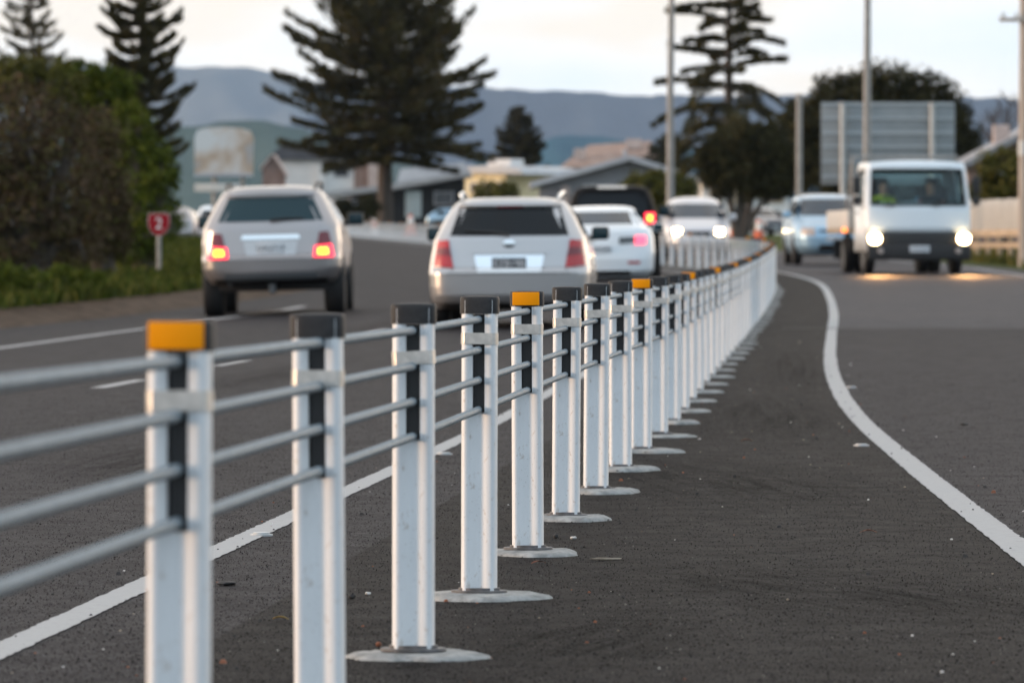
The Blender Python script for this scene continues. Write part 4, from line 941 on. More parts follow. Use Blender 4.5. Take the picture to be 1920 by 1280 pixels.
MB().box((-1.06, 2.9, .88), (.06, .26, .075), 0, .02).build('side_marker', 'lens_red_dark', t)
for s in (1, -1):
    wheel(t, s*.79, 4.15, .375, .19, s); wheel(t, s*.80, 1.25, .375, .19, s); wheel(t, s*.57, 1.25, .375, .19, s)
    g = MB(); g.tube([(s*.80, 1.25+.46*math.cos(a), .40+.46*math.sin(a)) for a in [R(10+16*k) for k in range(11)]], .03, 8); g.build('mudguard', 'trim_black', t)
    MB().box((s*.80, .55, .50), (.36, .02, .38)).build('mud_flap', 'trim_black', t)
TRUCK = t
TY, TPX, TYAW = 107.0, 1723, -4.2
yawt = -R(TYAW)+math.pi
# stand it so that the front of the cab is at TY
t.rotation_euler = (0, 0, yawt); off = Matrix.Rotation(yawt, 3, 'Z') @ Vector((0, YC, 0)); t.location = (PX(TPX, TY)-off.x, TY-off.y, G(TY)+.004); t.scale = (1.13, 1, 1.025)

def seated_person(label, x, top, arms, hold, seed, parent_t):
    """one skinned figure sitting in the cab, hands forward; clothing parts follow the same skeleton"""
    yb = YC-CL; bx = Vector((x, yb+.33, 1.08)); V = []; E = []; Rd = []
    def node(p, r, parent=None):
        V.append(Vector(p)); Rd.append(r)
        if parent is not None: E.append((parent, len(V)-1))
        return len(V)-1
    pel = node(bx, .14); sp = node(bx+Vector((0, -.03, .20)), .135, pel); chn = node(bx+Vector((0, -.05, .40)), .15, sp); nk = node(bx+Vector((0, -.03, .56)), .058, chn)
    hd = node(bx+Vector((0, .0, .68)), .088, nk); node(bx+Vector((0, .0, .79)), .078, hd)
    for s in (1, -1):
        sh = node(bx+Vector((s*.19, -.04, .47)), .062, chn); el = node(bx+Vector((s*.25, .16, .24)), .047, sh)
        wr_ = node(Vector(hold[0 if s > 0 else 1]), .030, el); pm = node(Vector(hold[0 if s > 0 else 1])+Vector((0, .06, .015)), .034, wr_)
        for f, (dx, L) in enumerate(((-.03, .055), (-.01, .068), (.011, .064), (.03, .05))):
            a = node(V[pm]+Vector((dx, .045, .006)), .010, pm); node(V[a]+Vector((0, L*.5, -L*.6)), .008, a)
        th = node(V[pm]+Vector((-s*.04, .01, .0)), .011, pm); node(V[th]+Vector((-s*.012, .035, .01)), .009, th)
        kn = node(bx+Vector((s*.13, .46, .04)), .075, pel); node(bx+Vector((s*.13, .56, -.34)), .055, kn)
    me = bpy.data.meshes.new('person'); me.from_pydata(V, E, []); o = bpy.data.objects.new('person', me); C.objects.link(o)
    sk = o.modifiers.new('skin', 'SKIN'); sk.use_smooth_shade = True
    for i, d in enumerate(me.skin_vertices[0].data): d.radius = (Rd[i], Rd[i]*(.72 if i in (1, 2) else 1)); d.use_root = (i == 0)
    ss = o.modifiers.new('sub', 'SUBSURF'); ss.levels = 1; ss.render_levels = 2
    dg = bpy.context.evaluated_depsgraph_get(); dg.update(); me2 = bpy.data.meshes.new_from_object(o.evaluated_get(dg)); bpy.data.objects.remove(o)
    me2.name = 'person'; me2.materials.clear()
    for k in ('skin', top, arms, 'cloth_dark'): me2.materials.append(MATS[k])
    for p in me2.polygons:
        c = p.center - bx; p.use_smooth = True
        if c.z > .535: p.material_index = 0
        elif c.y > .27 and c.z > .12: p.material_index = 0
        elif abs(c.x) > .215 and c.z > .05: p.material_index = 2
        elif c.z > .0 and c.y < .25: p.material_index = 1
        else: p.material_index = 3
    o = link('person', me2); tag(o, label, 'person')
    hb_ = MB(); hc = bx+Vector((0, -.012, .745)); hb_.ball((hc.x, hc.y, hc.z+.02), .098, 10, 0, (1, 1.05, .95)); hr = hb_.mesh('hair', 'hair')
    bm = bmesh.new(); bm.from_mesh(hr); bmesh.ops.delete(bm, geom=[q for q in bm.verts if q.co.z < hc.z-.03 or (q.co.y > hc.y+.05 and q.co.z < hc.z+.055)], context='VERTS'); bm.to_mesh(hr); bm.free(); link('hair', hr, o)
    f = MB(); fy_ = bx.y+.085
    for s in (1, -1): f.ball((bx.x+s*.033, fy_-.004, bx.z+.705), .012, 6)
    f.build('eyes', 'hair', o); n_ = MB(); n_.tube([(bx.x, fy_-.005, bx.z+.71), (bx.x, fy_+.022, bx.z+.672), (bx.x, fy_, bx.z+.662)], [.010, .016, .010], 8)
    for s in (1, -1): n_.ball((bx.x+s*.09, bx.y, bx.z+.69), .022, 6, 0, (.5, .8, 1.3))
    n_.build('nose_and_ears', 'skin', o); MB().box((bx.x, fy_-.003, bx.z+.635), (.045, .012, .010), 0, .004).build('mouth', 'cloth_red', o)
    o.matrix_world = parent_t; return o
MT = Matrix.Translation(t.location) @ Matrix.Rotation(yawt, 4, 'Z')
# the truck faces the camera, so local +x is at the left of the picture: the driver (right-hand drive) sits at local +x
seated_person('driver in a yellow high visibility top with hands on the steering wheel of the truck', .50, 'hivis', 'hivis', ((.50+.17, YC-.72, 1.38), (.50-.17, YC-.72, 1.38)), 1, MT)
seated_person('passenger in a dark top with red sleeves sitting beside the truck driver', -.46, 'cloth_dark', 'cloth_red', ((-.46+.16, YC-.82, 1.27), (-.46-.16, YC-.82, 1.27)), 2, MT)
pp = MB().box((0, 0, 0), (.62, .26, .012), .1).box((.08, -.02, .012), (.34, .22, .01), -.2).build('papers', 'paper'); pp.matrix_world = MT @ Matrix.Translation((-.36, YC-.42, 1.335)) @ Matrix.Rotation(R(18), 4, 'X'); tag(pp, 'loose pale papers lying on the truck dashboard', 'papers')
# ------------------------------------------------------------------ signs, poles, fence, cones
def pole(name, label, cat, px, Y, ztop, r0, r1, material='pole_steel', py=None, dz=0., lean=0.):
    x = PX(px, Y); t = thing(name, label, cat, (x, Y, G(Y)+dz)); h = ztop-G(Y)-dz
    MB().tube([(0, 0, -.2), (0, 0, h*.5), (lean, 0, h)], [r0, (r0+r1)/2, r1], 16).build('shaft', material, t)
    if name == 'street_lamp':
        MB().prism([(.24*a, .24*b_) for a, b_ in ((-1, -1), (1, -1), (1, 1), (-1, 1))], 0, .03).build('base_plate', 'pole_steel', t)
        s = 1 if px > 1400 else -1
        MB().tube([(lean, 0, h-.1), (lean+s*.5, 0, h+.5), (lean+s*1.8, 0, h+.75)], [r1, r1*.8, r1*.7], 10).build('arm', 'pole_steel', t)
        MB().box((lean+s*2.1, 0, h+.76), (.7, .26, .12), 0, .05).build('lamp_head', 'trim_grey', t)
    return t
pole('street_lamp', 'tall grey steel lamp post rising behind the silver minivan', 'street lamp', 1257, 152, 10.0, .125, .075, lean=.06)
pole('street_lamp', 'tall grey steel lamp post in front of the big sign, rising behind the truck cab', 'street lamp', 1626, 138, 10.5, .125, .065, lean=.03)
pole('steel_pole', 'plain grey steel pole ending below the top of the rounded dark tree', 'pole', 1498.5, 186, PZ(176, 186), .115, .105)
t = pole('power_pole', 'weathered wooden power pole with a crossarm at the right edge', 'power pole', 1921, 122, PZ(-90, 122), .15, .11, 'pole_wood')
MB().box((-.12, -.14, PZ(38, 122)-G(122)), (.95, .10, .09), 0, .01).build('crossarm', 'pole_wood', t)
for x in (-.5, -.2, .25): MB().lathe([(.03, 0), (.045, .03), (.03, .06), (.04, .09), (.015, .13)], 14, 0, Matrix.Translation((x, -.14, PZ(38, 122)-G(122)+.045))).build('insulator', 'stud_white', t)
MB().lathe([(.149, 0), (.149, .34)], 20, 0, Matrix.Translation((0, 0, PZ(292, 122)-G(122)))).build('pole_band', 'stud_white', t)
MB().box((.12, -.13, PZ(425, 122)-G(122)), (.10, .02, .95)).build('marker_strip', 'lens_red', t)

Y = 158.; t = thing('road_sign', 'back of a large grey ribbed direction sign on two pale posts behind the truck', 'road sign', (PX(1665, Y), Y, G(Y)))
W_, zt, zb = (1791-1540)*Y/F, PZ(192, Y)-G(Y), PZ(346, Y)-G(Y)
MB().box((0, .05, (zt+zb)/2), (W_, .025, zt-zb), 0, .008).build('panel', 'sign_back', t)
rb = MB()
for py in (196, 222, 249, 275, 303, 331): rb.box((0, .02, PZ(py, Y)-G(Y)), (W_*.985, .05, .085 if py != 249 else .11))
rb.build('rib', 'sign_rib', t)
for px in (1580, 1748): MB().tube([(PX(px, Y)-PX(1665, Y), -.09, -.2), (PX(px, Y)-PX(1665, Y), -.09, zt-.02)], .088, 14).build('leg', 'pole_pale', t)
gd = strip('ground_patch', lambda y: (lerp_table(RE, y)-.2, lerp_table(RE, y)+30), 'grass_ground', .0, 90, 300, 2); gd.name = 'verge'

Y = 99.; x = PX(298, Y); zg = GX(x, Y)+.22; t = thing('route_marker', 'small red shield route marker with a white 2 on a grey post in the grass', 'route marker', (x, Y, zg))
zc = PZ(421, Y)-zg; MB().tube([(0, .03, -.15), (0, .03, zc+.15)], .042, 12).build('post', 'pole_steel', t)
sh = [(-.205, .10), (-.19, .20), (0, .215), (.19, .20), (.205, .10), (.195, -.04), (.12, -.16), (0, -.225), (-.12, -.16), (-.195, -.04)]
def shield(k, y0, y1, name, material, parent):
    mb = MB(); mb.prism([(a*k, b_*k) for a, b_ in sh], y0, y1, 0, Matrix.Translation((0, 0, zc)) @ Matrix.Rotation(R(90), 4, 'X')); return mb.build(name, material, parent)
sg = shield(1.0, .0, .012, 'shield', 'sign_white', t); shield(.96, .012, .016, 'shield_face', 'sign_red', sg)
lettering('2', .30, 'sign_white', sg, (0, -.018, zc+.01), (R(90), 0, 0))

Y = 176.; t = thing('billboard', 'faded white billboard with a round topped board on a steel post behind the off-roader', 'billboard', (PX(420, Y), Y, G(Y)))
def bx_(px): return PX(px, Y)-PX(420, Y)
def bz_(py): return PZ(py, Y)-G(Y)
top = [(bx_(365), bz_(325)), (bx_(474), bz_(325)), (bx_(475), bz_(258)), (bx_(470), bz_(246)), (bx_(455), bz_(241)), (bx_(420), bz_(238)), (bx_(385), bz_(240)), (bx_(370), bz_(245)), (bx_(365), bz_(258))]
M_ = Matrix.Rotation(R(90), 4, 'X')
mb = MB(); mb.prism(top, -.05, .05, 0, M_); mb.build('board', 'billboard_face', t)
mb = MB(); mb.box(((bx_(364)+bx_(475))/2, 0, bz_(328)), (bx_(475)-bx_(364), .16, .10)); mb.build('ledge', 'wall_grey', t)
MB().box(((bx_(365)+bx_(450))/2, -.02, bz_(352)), (bx_(450)-bx_(365), .08, bz_(344)-bz_(359)), 0, .01).build('lower_board', 'timber_pale', t)
MB().tube([(bx_(402), .14, -.3), (bx_(402), .14, bz_(250))], .09, 12).build('post', 'pole_steel', t)
MB().tube([(bx_(455), .14, -.3), (bx_(455), .14, bz_(250))], .07, 12).build('post', 'pole_steel', t)

def cone(px, Y, zt, label, wide=.16, low='cone_orange', hi='cone_band'):
    h = zt-G(Y); t = thing('traffic_cone', label, 'traffic cone', (PX(px, Y), Y, G(Y)))
    MB().prism([(wide*1.5*a, wide*1.5*b_) for a, b_ in ((-1, -.8), (-.8, -1), (.8, -1), (1, -.8), (1, .8), (.8, 1), (-.8, 1), (-1, .8))], 0, .05).build('base', 'trim_black', t)
    MB().lathe([(wide, .05), (wide*.30, h*.97), (wide*.24, h)], 20).build('body', low, t)
    MB().lathe([(wide*.66, h*.50), (wide*.665, h*.505), (wide*.42, h*.86), (wide*.41, h*.865)], 20).build('reflective_band', hi, t)
cone(1377, 232, PZ(408, 232), 'orange and white traffic cone nearest the silver minivan', .24)
cone(1423, 226, PZ(412, 226), 'orange and white traffic cone left of the pale blue car', .24)
cone(702, 268, PZ(411, 268), 'pale traffic cone standing at the foot of the big pine', .24, 'cone_band', 'cone_orange')
cone(770, 262, PZ(402, 262), 'tall orange and cream traffic cone in front of the pale door', .30)

# timber fence on the right
def paling_fence():
    Y0, Y1 = 140., 131.; xa, xb = PX(1806, Y0), PX(1985, Y1)
    t = thing('timber_fence', 'pale paling fence on a brown timber base beyond the truck at the right', 'fence', (xa, Y0, G(Y0)), math.atan2(Y1-Y0, xb-xa)); L = math.hypot(xb-xa, Y1-Y0)
    z1, z0, zr = PZ(376, 136)-G(136), PZ(433, 136)-G(136), PZ(446, 136)-G(136); mb = MB(); n = int(L/.22)
    for i in range(n): mb.box((i*.22+.08, 0, (z0+z1)/2+rnd.uniform(-.02, .02)), (.125, .024, z1-z0), 0, .004)
    mb.build('palings', 'timber_pale', t); MB().box((L/2, -.03, (z0+zr)/2), (L, .07, z0-zr), 0, .01).build('rail', 'timber_tan', t); MB().box((L/2, .05, (z1+z0)/2-.03), (L, .03, z1-z0-.1)).build('backing_board', 'bark', t)
    for i in range(int(L/1.1)+1): MB().box((i*1.1+.1, .06, zr/2+.05), (.11, .10, zr+.4), 0, .01).build('post', 'timber_tan', t)
    MB().box((L/2, .04, zr*.62), (L, .03, zr*.22)).build('base_board', 'timber_tan', t)
paling_fence()

# ------------------------------------------------------------------ trees
def leaf_quad(vs, fs, c, d, up, L, wd):
    a = d.cross(up); a = a.normalized() if a.length > 1e-4 else Vector((1, 0, 0)); o = len(vs)
    vs += [c-d*L*.5, c+a*wd*.5, c+d*L*.5, c-a*wd*.5]; fs.append((o, o+1, o+2, o+3))
def rvec(r): 
    while True:
        q = Vector((r.uniform(-1, 1), r.uniform(-1, 1), r.uniform(-1, 1)))
        if .01 < q.length < 1: return q.normalized()
def raw(name, vs, fs, material, parent):
    me = bpy.data.meshes.new(name); me.from_pydata([tuple(q) for q in vs], [], fs); me.materials.append(MATS[material]); me.update(); return link(name, me, parent)
def norfolk(label, px, Y, zbase, ztop, crown, z_low, gap, seed, per=6, dens=1.0, material='needles', lift=.12, r0=.35, sag=.10, nbr=26, leafw=.10, zmax=None, jit=.74, wob=.05):
    """tiered conifer: a straight trunk and whorls of branches carrying short needle sprays; crown = [(z, radius)]"""
    r = random.Random(seed); x = PX(px, Y); t = thing('pine_tree', label, 'tree', (x, Y, zbase)); H = ztop-zbase; tr = MB(); vs = []; fs = []
    tr.tube([(0, 0, -.5), (0, 0, H*.3), (.05, 0, H*.7), (0, 0, H)], [r0*1.15, r0*.85, r0*.5, .04], 12)
    z = z_low
    while z < min(ztop-.2, zmax or 1e9):
        Rr = lerp_table(crown, z); a0 = r.uniform(0, 6.28)
        for k in range(per):
            a = a0+6.283*k/per+r.uniform(-.2, .2); Rk = Rr*r.uniform(jit, 1.08); zz = z-zbase+r.uniform(-.25, .25)*gap
            pts = []; lf = (lift if not isinstance(lift, list) else lerp_table(lift, z))+r.uniform(-wob, wob)
            for i in range(7):
                u = i/6; pts.append(Vector((Rk*u*math.cos(a), Rk*u*math.sin(a), zz+Rk*(lf*u*u*1.6-sag*math.sin(u*3.14)*.8))))
            tr.tube(pts, [.07*(1-.8*i/6)*max(.5, Rk/4) for i in range(7)], 5)
            n = int(nbr*Rk*dens*1.7)
            for i in range(n):
                u = r.random()**.65; u = .12+.88*u; j = min(5, int(u*6)); f = u*6-j; p = pts[j].lerp(pts[j+1], f); d = (pts[j+1]-pts[j]).normalized()
                sd_ = Vector((-d.y, d.x, 0)).normalized()*r.choice((-1, 1)); spread = (.10+.80*math.sin(u*2.95))*Rk*.20*r.random()
                q = p+sd_*spread+Vector((0, 0, r.uniform(-.14, .20)*(.5+Rk*.12))); dd = (d*.8+sd_*.7+Vector((0, 0, r.uniform(.0, .9)))+rvec(r)*.35).normalized()
                leaf_quad(vs, fs, q, dd, rvec(r), r.uniform(.24, .52), leafw*r.uniform(.6, 1.3))
        z += gap*r.uniform(.85, 1.15)
    tr.build('trunk', 'bark', t); raw('crown', vs, fs, material, t); return t
def zz_(py, Y): return PZ(py, Y)
Y = 330.; u_ = Y/F
norfolk('huge dark spreading pine with a bare trunk in the middle of the picture', 722, Y, G(Y), zz_(-140, Y), [(zz_(310, Y), 4.6), (zz_(272, Y), 7.0), (zz_(235, Y), 7.5), (zz_(190, Y), 7.0), (zz_(120, Y), 6.5), (zz_(50, Y), 5.9), (zz_(-20, Y), 4.9), (zz_(-140, Y), 1.2)], zz_(296, Y), .60, 3, per=10, dens=1.35, lift=[(zz_(290, Y), -.04), (zz_(200, Y), .06), (zz_(100, Y), .22), (zz_(0, Y), .42)], r0=.47, sag=.03, leafw=.14, jit=.55, wob=.13)
Y = 300.
norfolk('sparse tiered pine with level branches beside the lamp post on the right', 1366, Y, G(Y), zz_(-130, Y), [(zz_(290, Y), 4.4), (zz_(240, Y), 4.2), (zz_(200, Y), 4.2), (zz_(110, Y), 3.5), (zz_(30, Y), 3.3), (zz_(-60, Y), 2.1), (zz_(-130, Y), .4)], zz_(300, Y), 1.0, 5, per=6, dens=2.1, lift=[(zz_(270, Y), -.24), (zz_(190, Y), -.14), (zz_(130, Y), .0), (zz_(60, Y), .06), (zz_(-40, Y), .14)], r0=.34, sag=-.10, leafw=.12, jit=.62, wob=.15)
Y = 260.
norfolk('dense dark pine rising behind the bushes on the left', 262, Y, G(Y), zz_(-45, Y), [(zz_(300, Y), 2.7), (zz_(180, Y), 2.7), (zz_(120, Y), 2.45), (zz_(60, Y), 2.15), (zz_(10, Y), 1.65), (zz_(-45, Y), .5)], zz_(330, Y), .62, 7, per=8, dens=2.2, lift=.20, r0=.28, sag=.04, leafw=.11, jit=.5, wob=.13)
Y = 300.
norfolk('thin see-through pine top above the bushes at the far left', 58, Y, G(Y), zz_(-65, Y), [(zz_(160, Y), 2.7), (zz_(90, Y), 2.3), (zz_(40, Y), 1.9), (zz_(-10, Y), 1.5), (zz_(-65, Y), .15)], zz_(170, Y), .72, 9, per=7, dens=1.15, lift=.22, r0=.22, sag=.04, leafw=.09, jit=.45, wob=.12)
Y = 400.
norfolk('small brownish conifer in front of the blue hills right of the huge pine', 972, Y, G(Y), zz_(196, Y), [(zz_(345, Y), 1.5), (zz_(320, Y), 2.2), (zz_(275, Y), 2.0), (zz_(235, Y), 1.35), (zz_(196, Y), .3)], zz_(350, Y), .40, 11, per=8, dens=2.0, material='needles_brown', lift=.12, r0=.24, sag=.04, leafw=.14)

def bushy(name, label, cat, px, Y, zbase, blobs, n, L, material, seed, trunk=None, tr_r=.25, group=None, shell=.45):
    """broad crown: leaf faces spread through overlapping uneven clumps; blobs = (px, py, half width px, half height px)"""
    r = random.Random(seed); x0 = PX(px, Y); t = thing(name, label, cat, (x0, Y, zbase), 0, group); vs = []; fs = []; s = Y/F; tr = MB()
    tot = sum(b_[2]*b_[3] for b_ in blobs)
    for bx0, by0, hw, hh in blobs:
        c = Vector((PX(bx0, Y)-x0, r.uniform(-.25, .25)*hw*s, PZ(by0, Y)-zbase)); rx, rz = hw*s, hh*s; ry = (rx+rz)/2*.9
        m = max(30, int(n*hw*hh/tot)); clumps = max(8, m//26)
        for k in range(clumps):
            d = rvec(r); q = d*(shell+(1-shell)*r.random()**.5)*r.uniform(.86, 1.06); cc = c+Vector((q.x*rx, q.y*ry, q.z*rz)); cr = .17*(rx+rz)*r.uniform(.5, 1.1)
            for i in range(m//clumps):
                p = cc+rvec(r)*cr*r.random()**.5; leaf_quad(vs, fs, p, (rvec(r)+d*.5).normalized(), rvec(r), L*r.uniform(.7, 1.5), L*r.uniform(.4, .8))
        tr.tube([(PX(trunk or px, Y)-x0, 0, -.1), ((PX(trunk or px, Y)-x0)*.6+c.x*.4, c.y*.5, c.z*.45), (c.x, c.y, c.z)], [tr_r, tr_r*.6, tr_r*.2], 8)
        for i in range(5):
            d = rvec(r); tr.tube([(c.x*.7, c.y*.6, c.z*.6), (c.x+d.x*rx*.5, c.y+d.y*ry*.5, c.z+d.z*rz*.4), (c.x+d.x*rx*.9, c.y+d.y*ry*.9, c.z+d.z*rz*.85)], [tr_r*.35, tr_r*.2, tr_r*.08], 5)
    tr.build('trunk', 'bark', t); raw('crown', vs, fs, material, t); return t
VZ = lambda Y: GX(-12, Y)+.3
# bushes along the left verge
bushy('bush', 'big brown twiggy bush filling the left edge of the picture', 'bush', 60, 92, VZ(92), [(30, 250, 120, 110), (110, 310, 85, 130), (20, 400, 120, 110), (130, 420, 70, 100), (-60, 330, 120, 180)], 17000, .085, 'leaves_brown', 31, group='roadside bushes')
bushy('bush', 'dark brown shrub in the middle of the left hand bushes', 'bush', 195, 96, VZ(96), [(180, 300, 55, 90), (190, 400, 60, 95), (175, 440, 75, 60)], 9000, .085, 'leaves_brown', 32, group='roadside bushes')
bushy('bush', 'bright green bush with a sloping right edge behind the red route marker', 'bush', 270, 103, VZ(103), [(240, 250, 50, 60), (262, 320, 66, 75), (280, 405, 62, 80), (250, 450, 75, 50), (300, 340, 34, 60)], 11000, .085, 'leaves_green', 33, group='roadside bushes')
bushy('bush', 'yellow green bush topping the left hand bushes below the thin pine', 'bush', 60, 108, VZ(108), [(20, 148, 90, 48), (100, 152, 62, 44), (-60, 170, 90, 70)], 9000, .09, 'leaves_olive', 34, group='roadside bushes')
bushy('bush', 'rounded green bush top in front of the dense dark pine', 'bush', 190, 110, VZ(110), [(150, 162, 62, 48), (205, 172, 54, 52), (165, 215, 75, 60)], 9000, .09, 'leaves_green', 35, group='roadside bushes')
bushy('bush', 'low green shrub at the left edge beside the soil bank', 'bush', 20, 76, VZ(76), [(0, 530, 70, 38), (60, 535, 50, 34), (-60, 520, 70, 50)], 4200, .06, 'leaves_green', 36, tr_r=.03, group='roadside bushes')
bushy('bush', 'low green shrub in the grass left of the red route marker', 'bush', 130, 82, VZ(82), [(120, 525, 50, 30), (165, 528, 40, 24)], 3000, .055, 'leaves_green', 37, tr_r=.03, group='roadside bushes')
# dark trees on the right
Y = 232.
bushy('broadleaf_tree', 'huge rounded dark tree behind the back of the large sign', 'tree', 1650, Y, G(Y), [(1590, 220, 95, 85), (1660, 195, 85, 75), (1740, 215, 70, 80), (1790, 260, 48, 60), (1520, 260, 60, 75), (1640, 300, 140, 80), (1560, 340, 90, 60), (1500, 225, 35, 40), (1740, 310, 70, 55)], 46000, .22, 'leaves_dark', 41, tr_r=.4)
Y = 215.
bushy('broadleaf_tree', 'rounded dark tree left of the steel pole, over the pale blue car', 'tree', 1392, Y, G(Y), [(1390, 280, 75, 55), (1350, 300, 50, 45), (1440, 290, 50, 55), (1400, 330, 80, 40), (1455, 340, 40, 35)], 21000, .19, 'leaves_dark', 42, trunk=1385, tr_r=.22)
Y = 205.
bushy('hedge', 'clipped dark green hedge in front of the grey gabled house', 'hedge', 1235, Y, G(Y), [(1215, 350, 45, 28), (1265, 352, 45, 30), (1180, 362, 30, 18), (1240, 385, 80, 40)], 11000, .17, 'leaves_olive', 43, tr_r=.08)
Y = 290.
bushy('bush', 'small round green bush above the roof of the silver estate car', 'bush', 930, Y, G(Y), [(930, 362, 48, 22), (930, 395, 50, 35)], 5000, .2, 'leaves_olive', 44, tr_r=.08)
Y = 150.
bushy('bush', 'olive green bush behind the paling fence at the right', 'bush', 1880, Y, G(Y), [(1880, 330, 55, 48), (1850, 355, 40, 35), (1930, 340, 50, 60), (1870, 370, 60, 30)], 9000, .13, 'leaves_olive', 45, tr_r=.08)
Y = 330.
bushy('bush', 'brown bush behind the dark round tree near the terracotta roof', 'bush', 1255, Y, G(Y), [(1258, 280, 36, 25), (1245, 310, 40, 35)], 4000, .25, 'needles_brown', 46, tr_r=.1)
bushy('bush', 'dark shrub under the huge pine beside the dark building', 'bush', 690, 300, G(300), [(640, 395, 30, 20), (690, 390, 25, 22), (1330, 330, 1, 1)], 3500, .2, 'leaves_dark', 47, tr_r=.08)
Y = 420.
for px, h, lab in ((1862, 205, 'bare winter tree in front of the pale hills, left of a taller bare tree'), (1890, 178, 'tallest bare winter tree beside the wooden power pole'), (1150, 330, '')):
    if not lab: continue
    r = random.Random(px); t = thing('bare_tree', lab, 'tree', (PX(px, Y), Y, G(Y))); H = PZ(h, Y)-G(Y); tr = MB(); cr = MB()
    tr.tube([(0, 0, -.3), (.1, 0, H*.5), (0, 0, H)], [.2, .12, .03], 8)
    for i in range(46):
        z = H*r.uniform(.25, .97); a = r.uniform(0, 6.28); L = (H-z)*.35+.5
        p1 = Vector((math.cos(a)*L*.5, math.sin(a)*L*.5, z+L*.5)); p2 = Vector((math.cos(a)*L*.9, math.sin(a)*L*.9, z+L*1.05)); cr.tube([(0, 0, z), p1, p2], [.05, .03, .012], 5)
        for j in range(5): q = p1.lerp(p2, r.random()); d = rvec(r)*L*.35; cr.tube([q, q+d+Vector((0, 0, L*.2))], [.018, .008], 4)
    tr.build('trunk', 'bark', t); cr.build('twigs', 'twigs', t)

# ------------------------------------------------------------------ houses
def roof_slab(a, b_, depth, th, mb, y0=0.):
    """sloping slab from (x, z) a to b_, running back by depth"""
    d = Vector((b_[0]-a[0], 0, b_[1]-a[1])).normalized(); n = Vector((-d.z, 0, d.x)); n = n if n.z > 0 else -n; vs = []
    for y in (y0, y0+depth):
        for p in (a, b_): vs += [(p[0], y, p[1]), (p[0]+n.x*th, y, p[1]+n.z*th)]
    return mb.add(vs, [(0, 1, 3, 2), (4, 6, 7, 5), (0, 4, 5, 1), (2, 3, 7, 6), (0, 2, 6, 4), (1, 5, 7, 3)])
def window(parent, x, y, z, wd, h, frame='wall_white', glass='window_dark'):
    f = MB()
    for s in (-1, 1): f.box((x+s*wd/2, y-.03, z), (.08, .10, h+.08)).box((x, y-.03, z+s*h/2), (wd-.08, .10, .08))
    fr = f.build('window', frame, parent); MB().box((x, y-.01, z), (wd-.06, .05, h-.06)).build('pane', glass, fr); return fr
def local(px0, Y):
    return (lambda px: PX(px, Y)-PX(px0, Y)), (lambda py: PZ(py, Y)-G(Y))
# dark building with the pale slanting roof
Y = 345.; X_, Z_ = local(760, Y); t = thing('building', 'low black building with a slanting pale roof and one pale door, behind the pine', 'building', (PX(760, Y), Y, G(Y)))
mb = MB(); pr = [(X_(640), -.2), (X_(870), -.2), (X_(870), Z_(334)), (X_(730), Z_(358)), (X_(640), Z_(372))]; mb.prism(pr, -9, 0, 0, M_); mb.build('wall', 'wall_black', t)
mb = MB(); roof_slab((X_(590), Z_(372)), (X_(735), Z_(356)), 9.6, .35, mb, -.7); roof_slab((X_(735), Z_(356)), (X_(884), Z_(330)), 9.6, .35, mb, -.7); mb.build('roof', 'roof_pale', t)
mb = MB(); mb.prism([(X_(735), Z_(350)), (X_(884), Z_(324)), (X_(868), Z_(300)), (X_(745), Z_(313))], -9.5, -9.0, 0, M_); mb.build('upper_roof', 'roof_pale', t)
MB().box((X_(775), -.06, Z_(408)/2+Z_(358)/2), (1.05, .08, Z_(358)-Z_(408)), 0, .01).build('door', 'door_pale', t)
for px in (622, 655, 697): MB().box((X_(px), -.6, Z_(372)/2), (.16, .16, Z_(372)+.05)).build('veranda_post', 'wall_pink', t)
window(t, X_(832), -.02, Z_(372), 1.2, .8, 'wall_grey'); window(t, X_(670), -.02, Z_(388), .9, .9, 'wall_grey')
# grey walled house behind it
Y = 372.; X_, Z_ = local(590, Y); t = thing('house', 'pale grey house with dark roof and brown end wall left of the pine trunk', 'house', (PX(590, Y), Y, G(Y)))
mb = MB(); mb.box(((X_(512)+X_(664))/2, 4, Z_(300)/2), (X_(664)-X_(512), 8, Z_(300))); mb.build('wall', 'wall_white', t)
mb = MB(); mb.box(((X_(664)+X_(700))/2+.02, 3.5, Z_(308)/2), (X_(700)-X_(664), 7.5, Z_(308))); mb.build('end_wall', 'wall_brick', t)
mb = MB(); mb.prism([(X_(498), Z_(300)), (X_(712), Z_(300)), (X_(690), Z_(272)), (X_(530), Z_(272))], -8.4, .4, 0, M_); mb.build('roof', 'roof_dark', t)
MB().box((X_(701), -.25, Z_(330)), (.75, .5, Z_(282)-Z_(345))).build('chimney', 'wall_pink', t)
MB().box((X_(600), -.10, Z_(335)), (.55, .2, 1.9)).build('vent_pipe', 'wall_white', t)
window(t, X_(640), 0, Z_(322), 1.0, .7, 'wall_grey')
Y = 300.; X_, Z_ = local(510, Y); t = thing('garden_wall', 'brownish timber gatehouse gable beside the faded billboard', 'building', (PX(510, Y), Y, G(Y))); t.name = 'shed'; t['label'] = 'narrow brownish shed with a steep gable right of the faded billboard'; t['category'] = 'shed'
mb = MB(); mb.prism([(X_(492), 0), (X_(532), 0), (X_(532), Z_(325)), (X_(512), Z_(292)), (X_(492), Z_(312))], -3, 0, 0, M_); mb.build('wall', 'wall_brick', t)
mb = MB(); roof_slab((X_(489), Z_(318)), (X_(512), Z_(291)), 3.3, .08, mb, -.2); roof_slab((X_(512), Z_(291)), (X_(536), Z_(330)), 3.3, .08, mb, -.2); mb.build('roof', 'wall_pink', t)
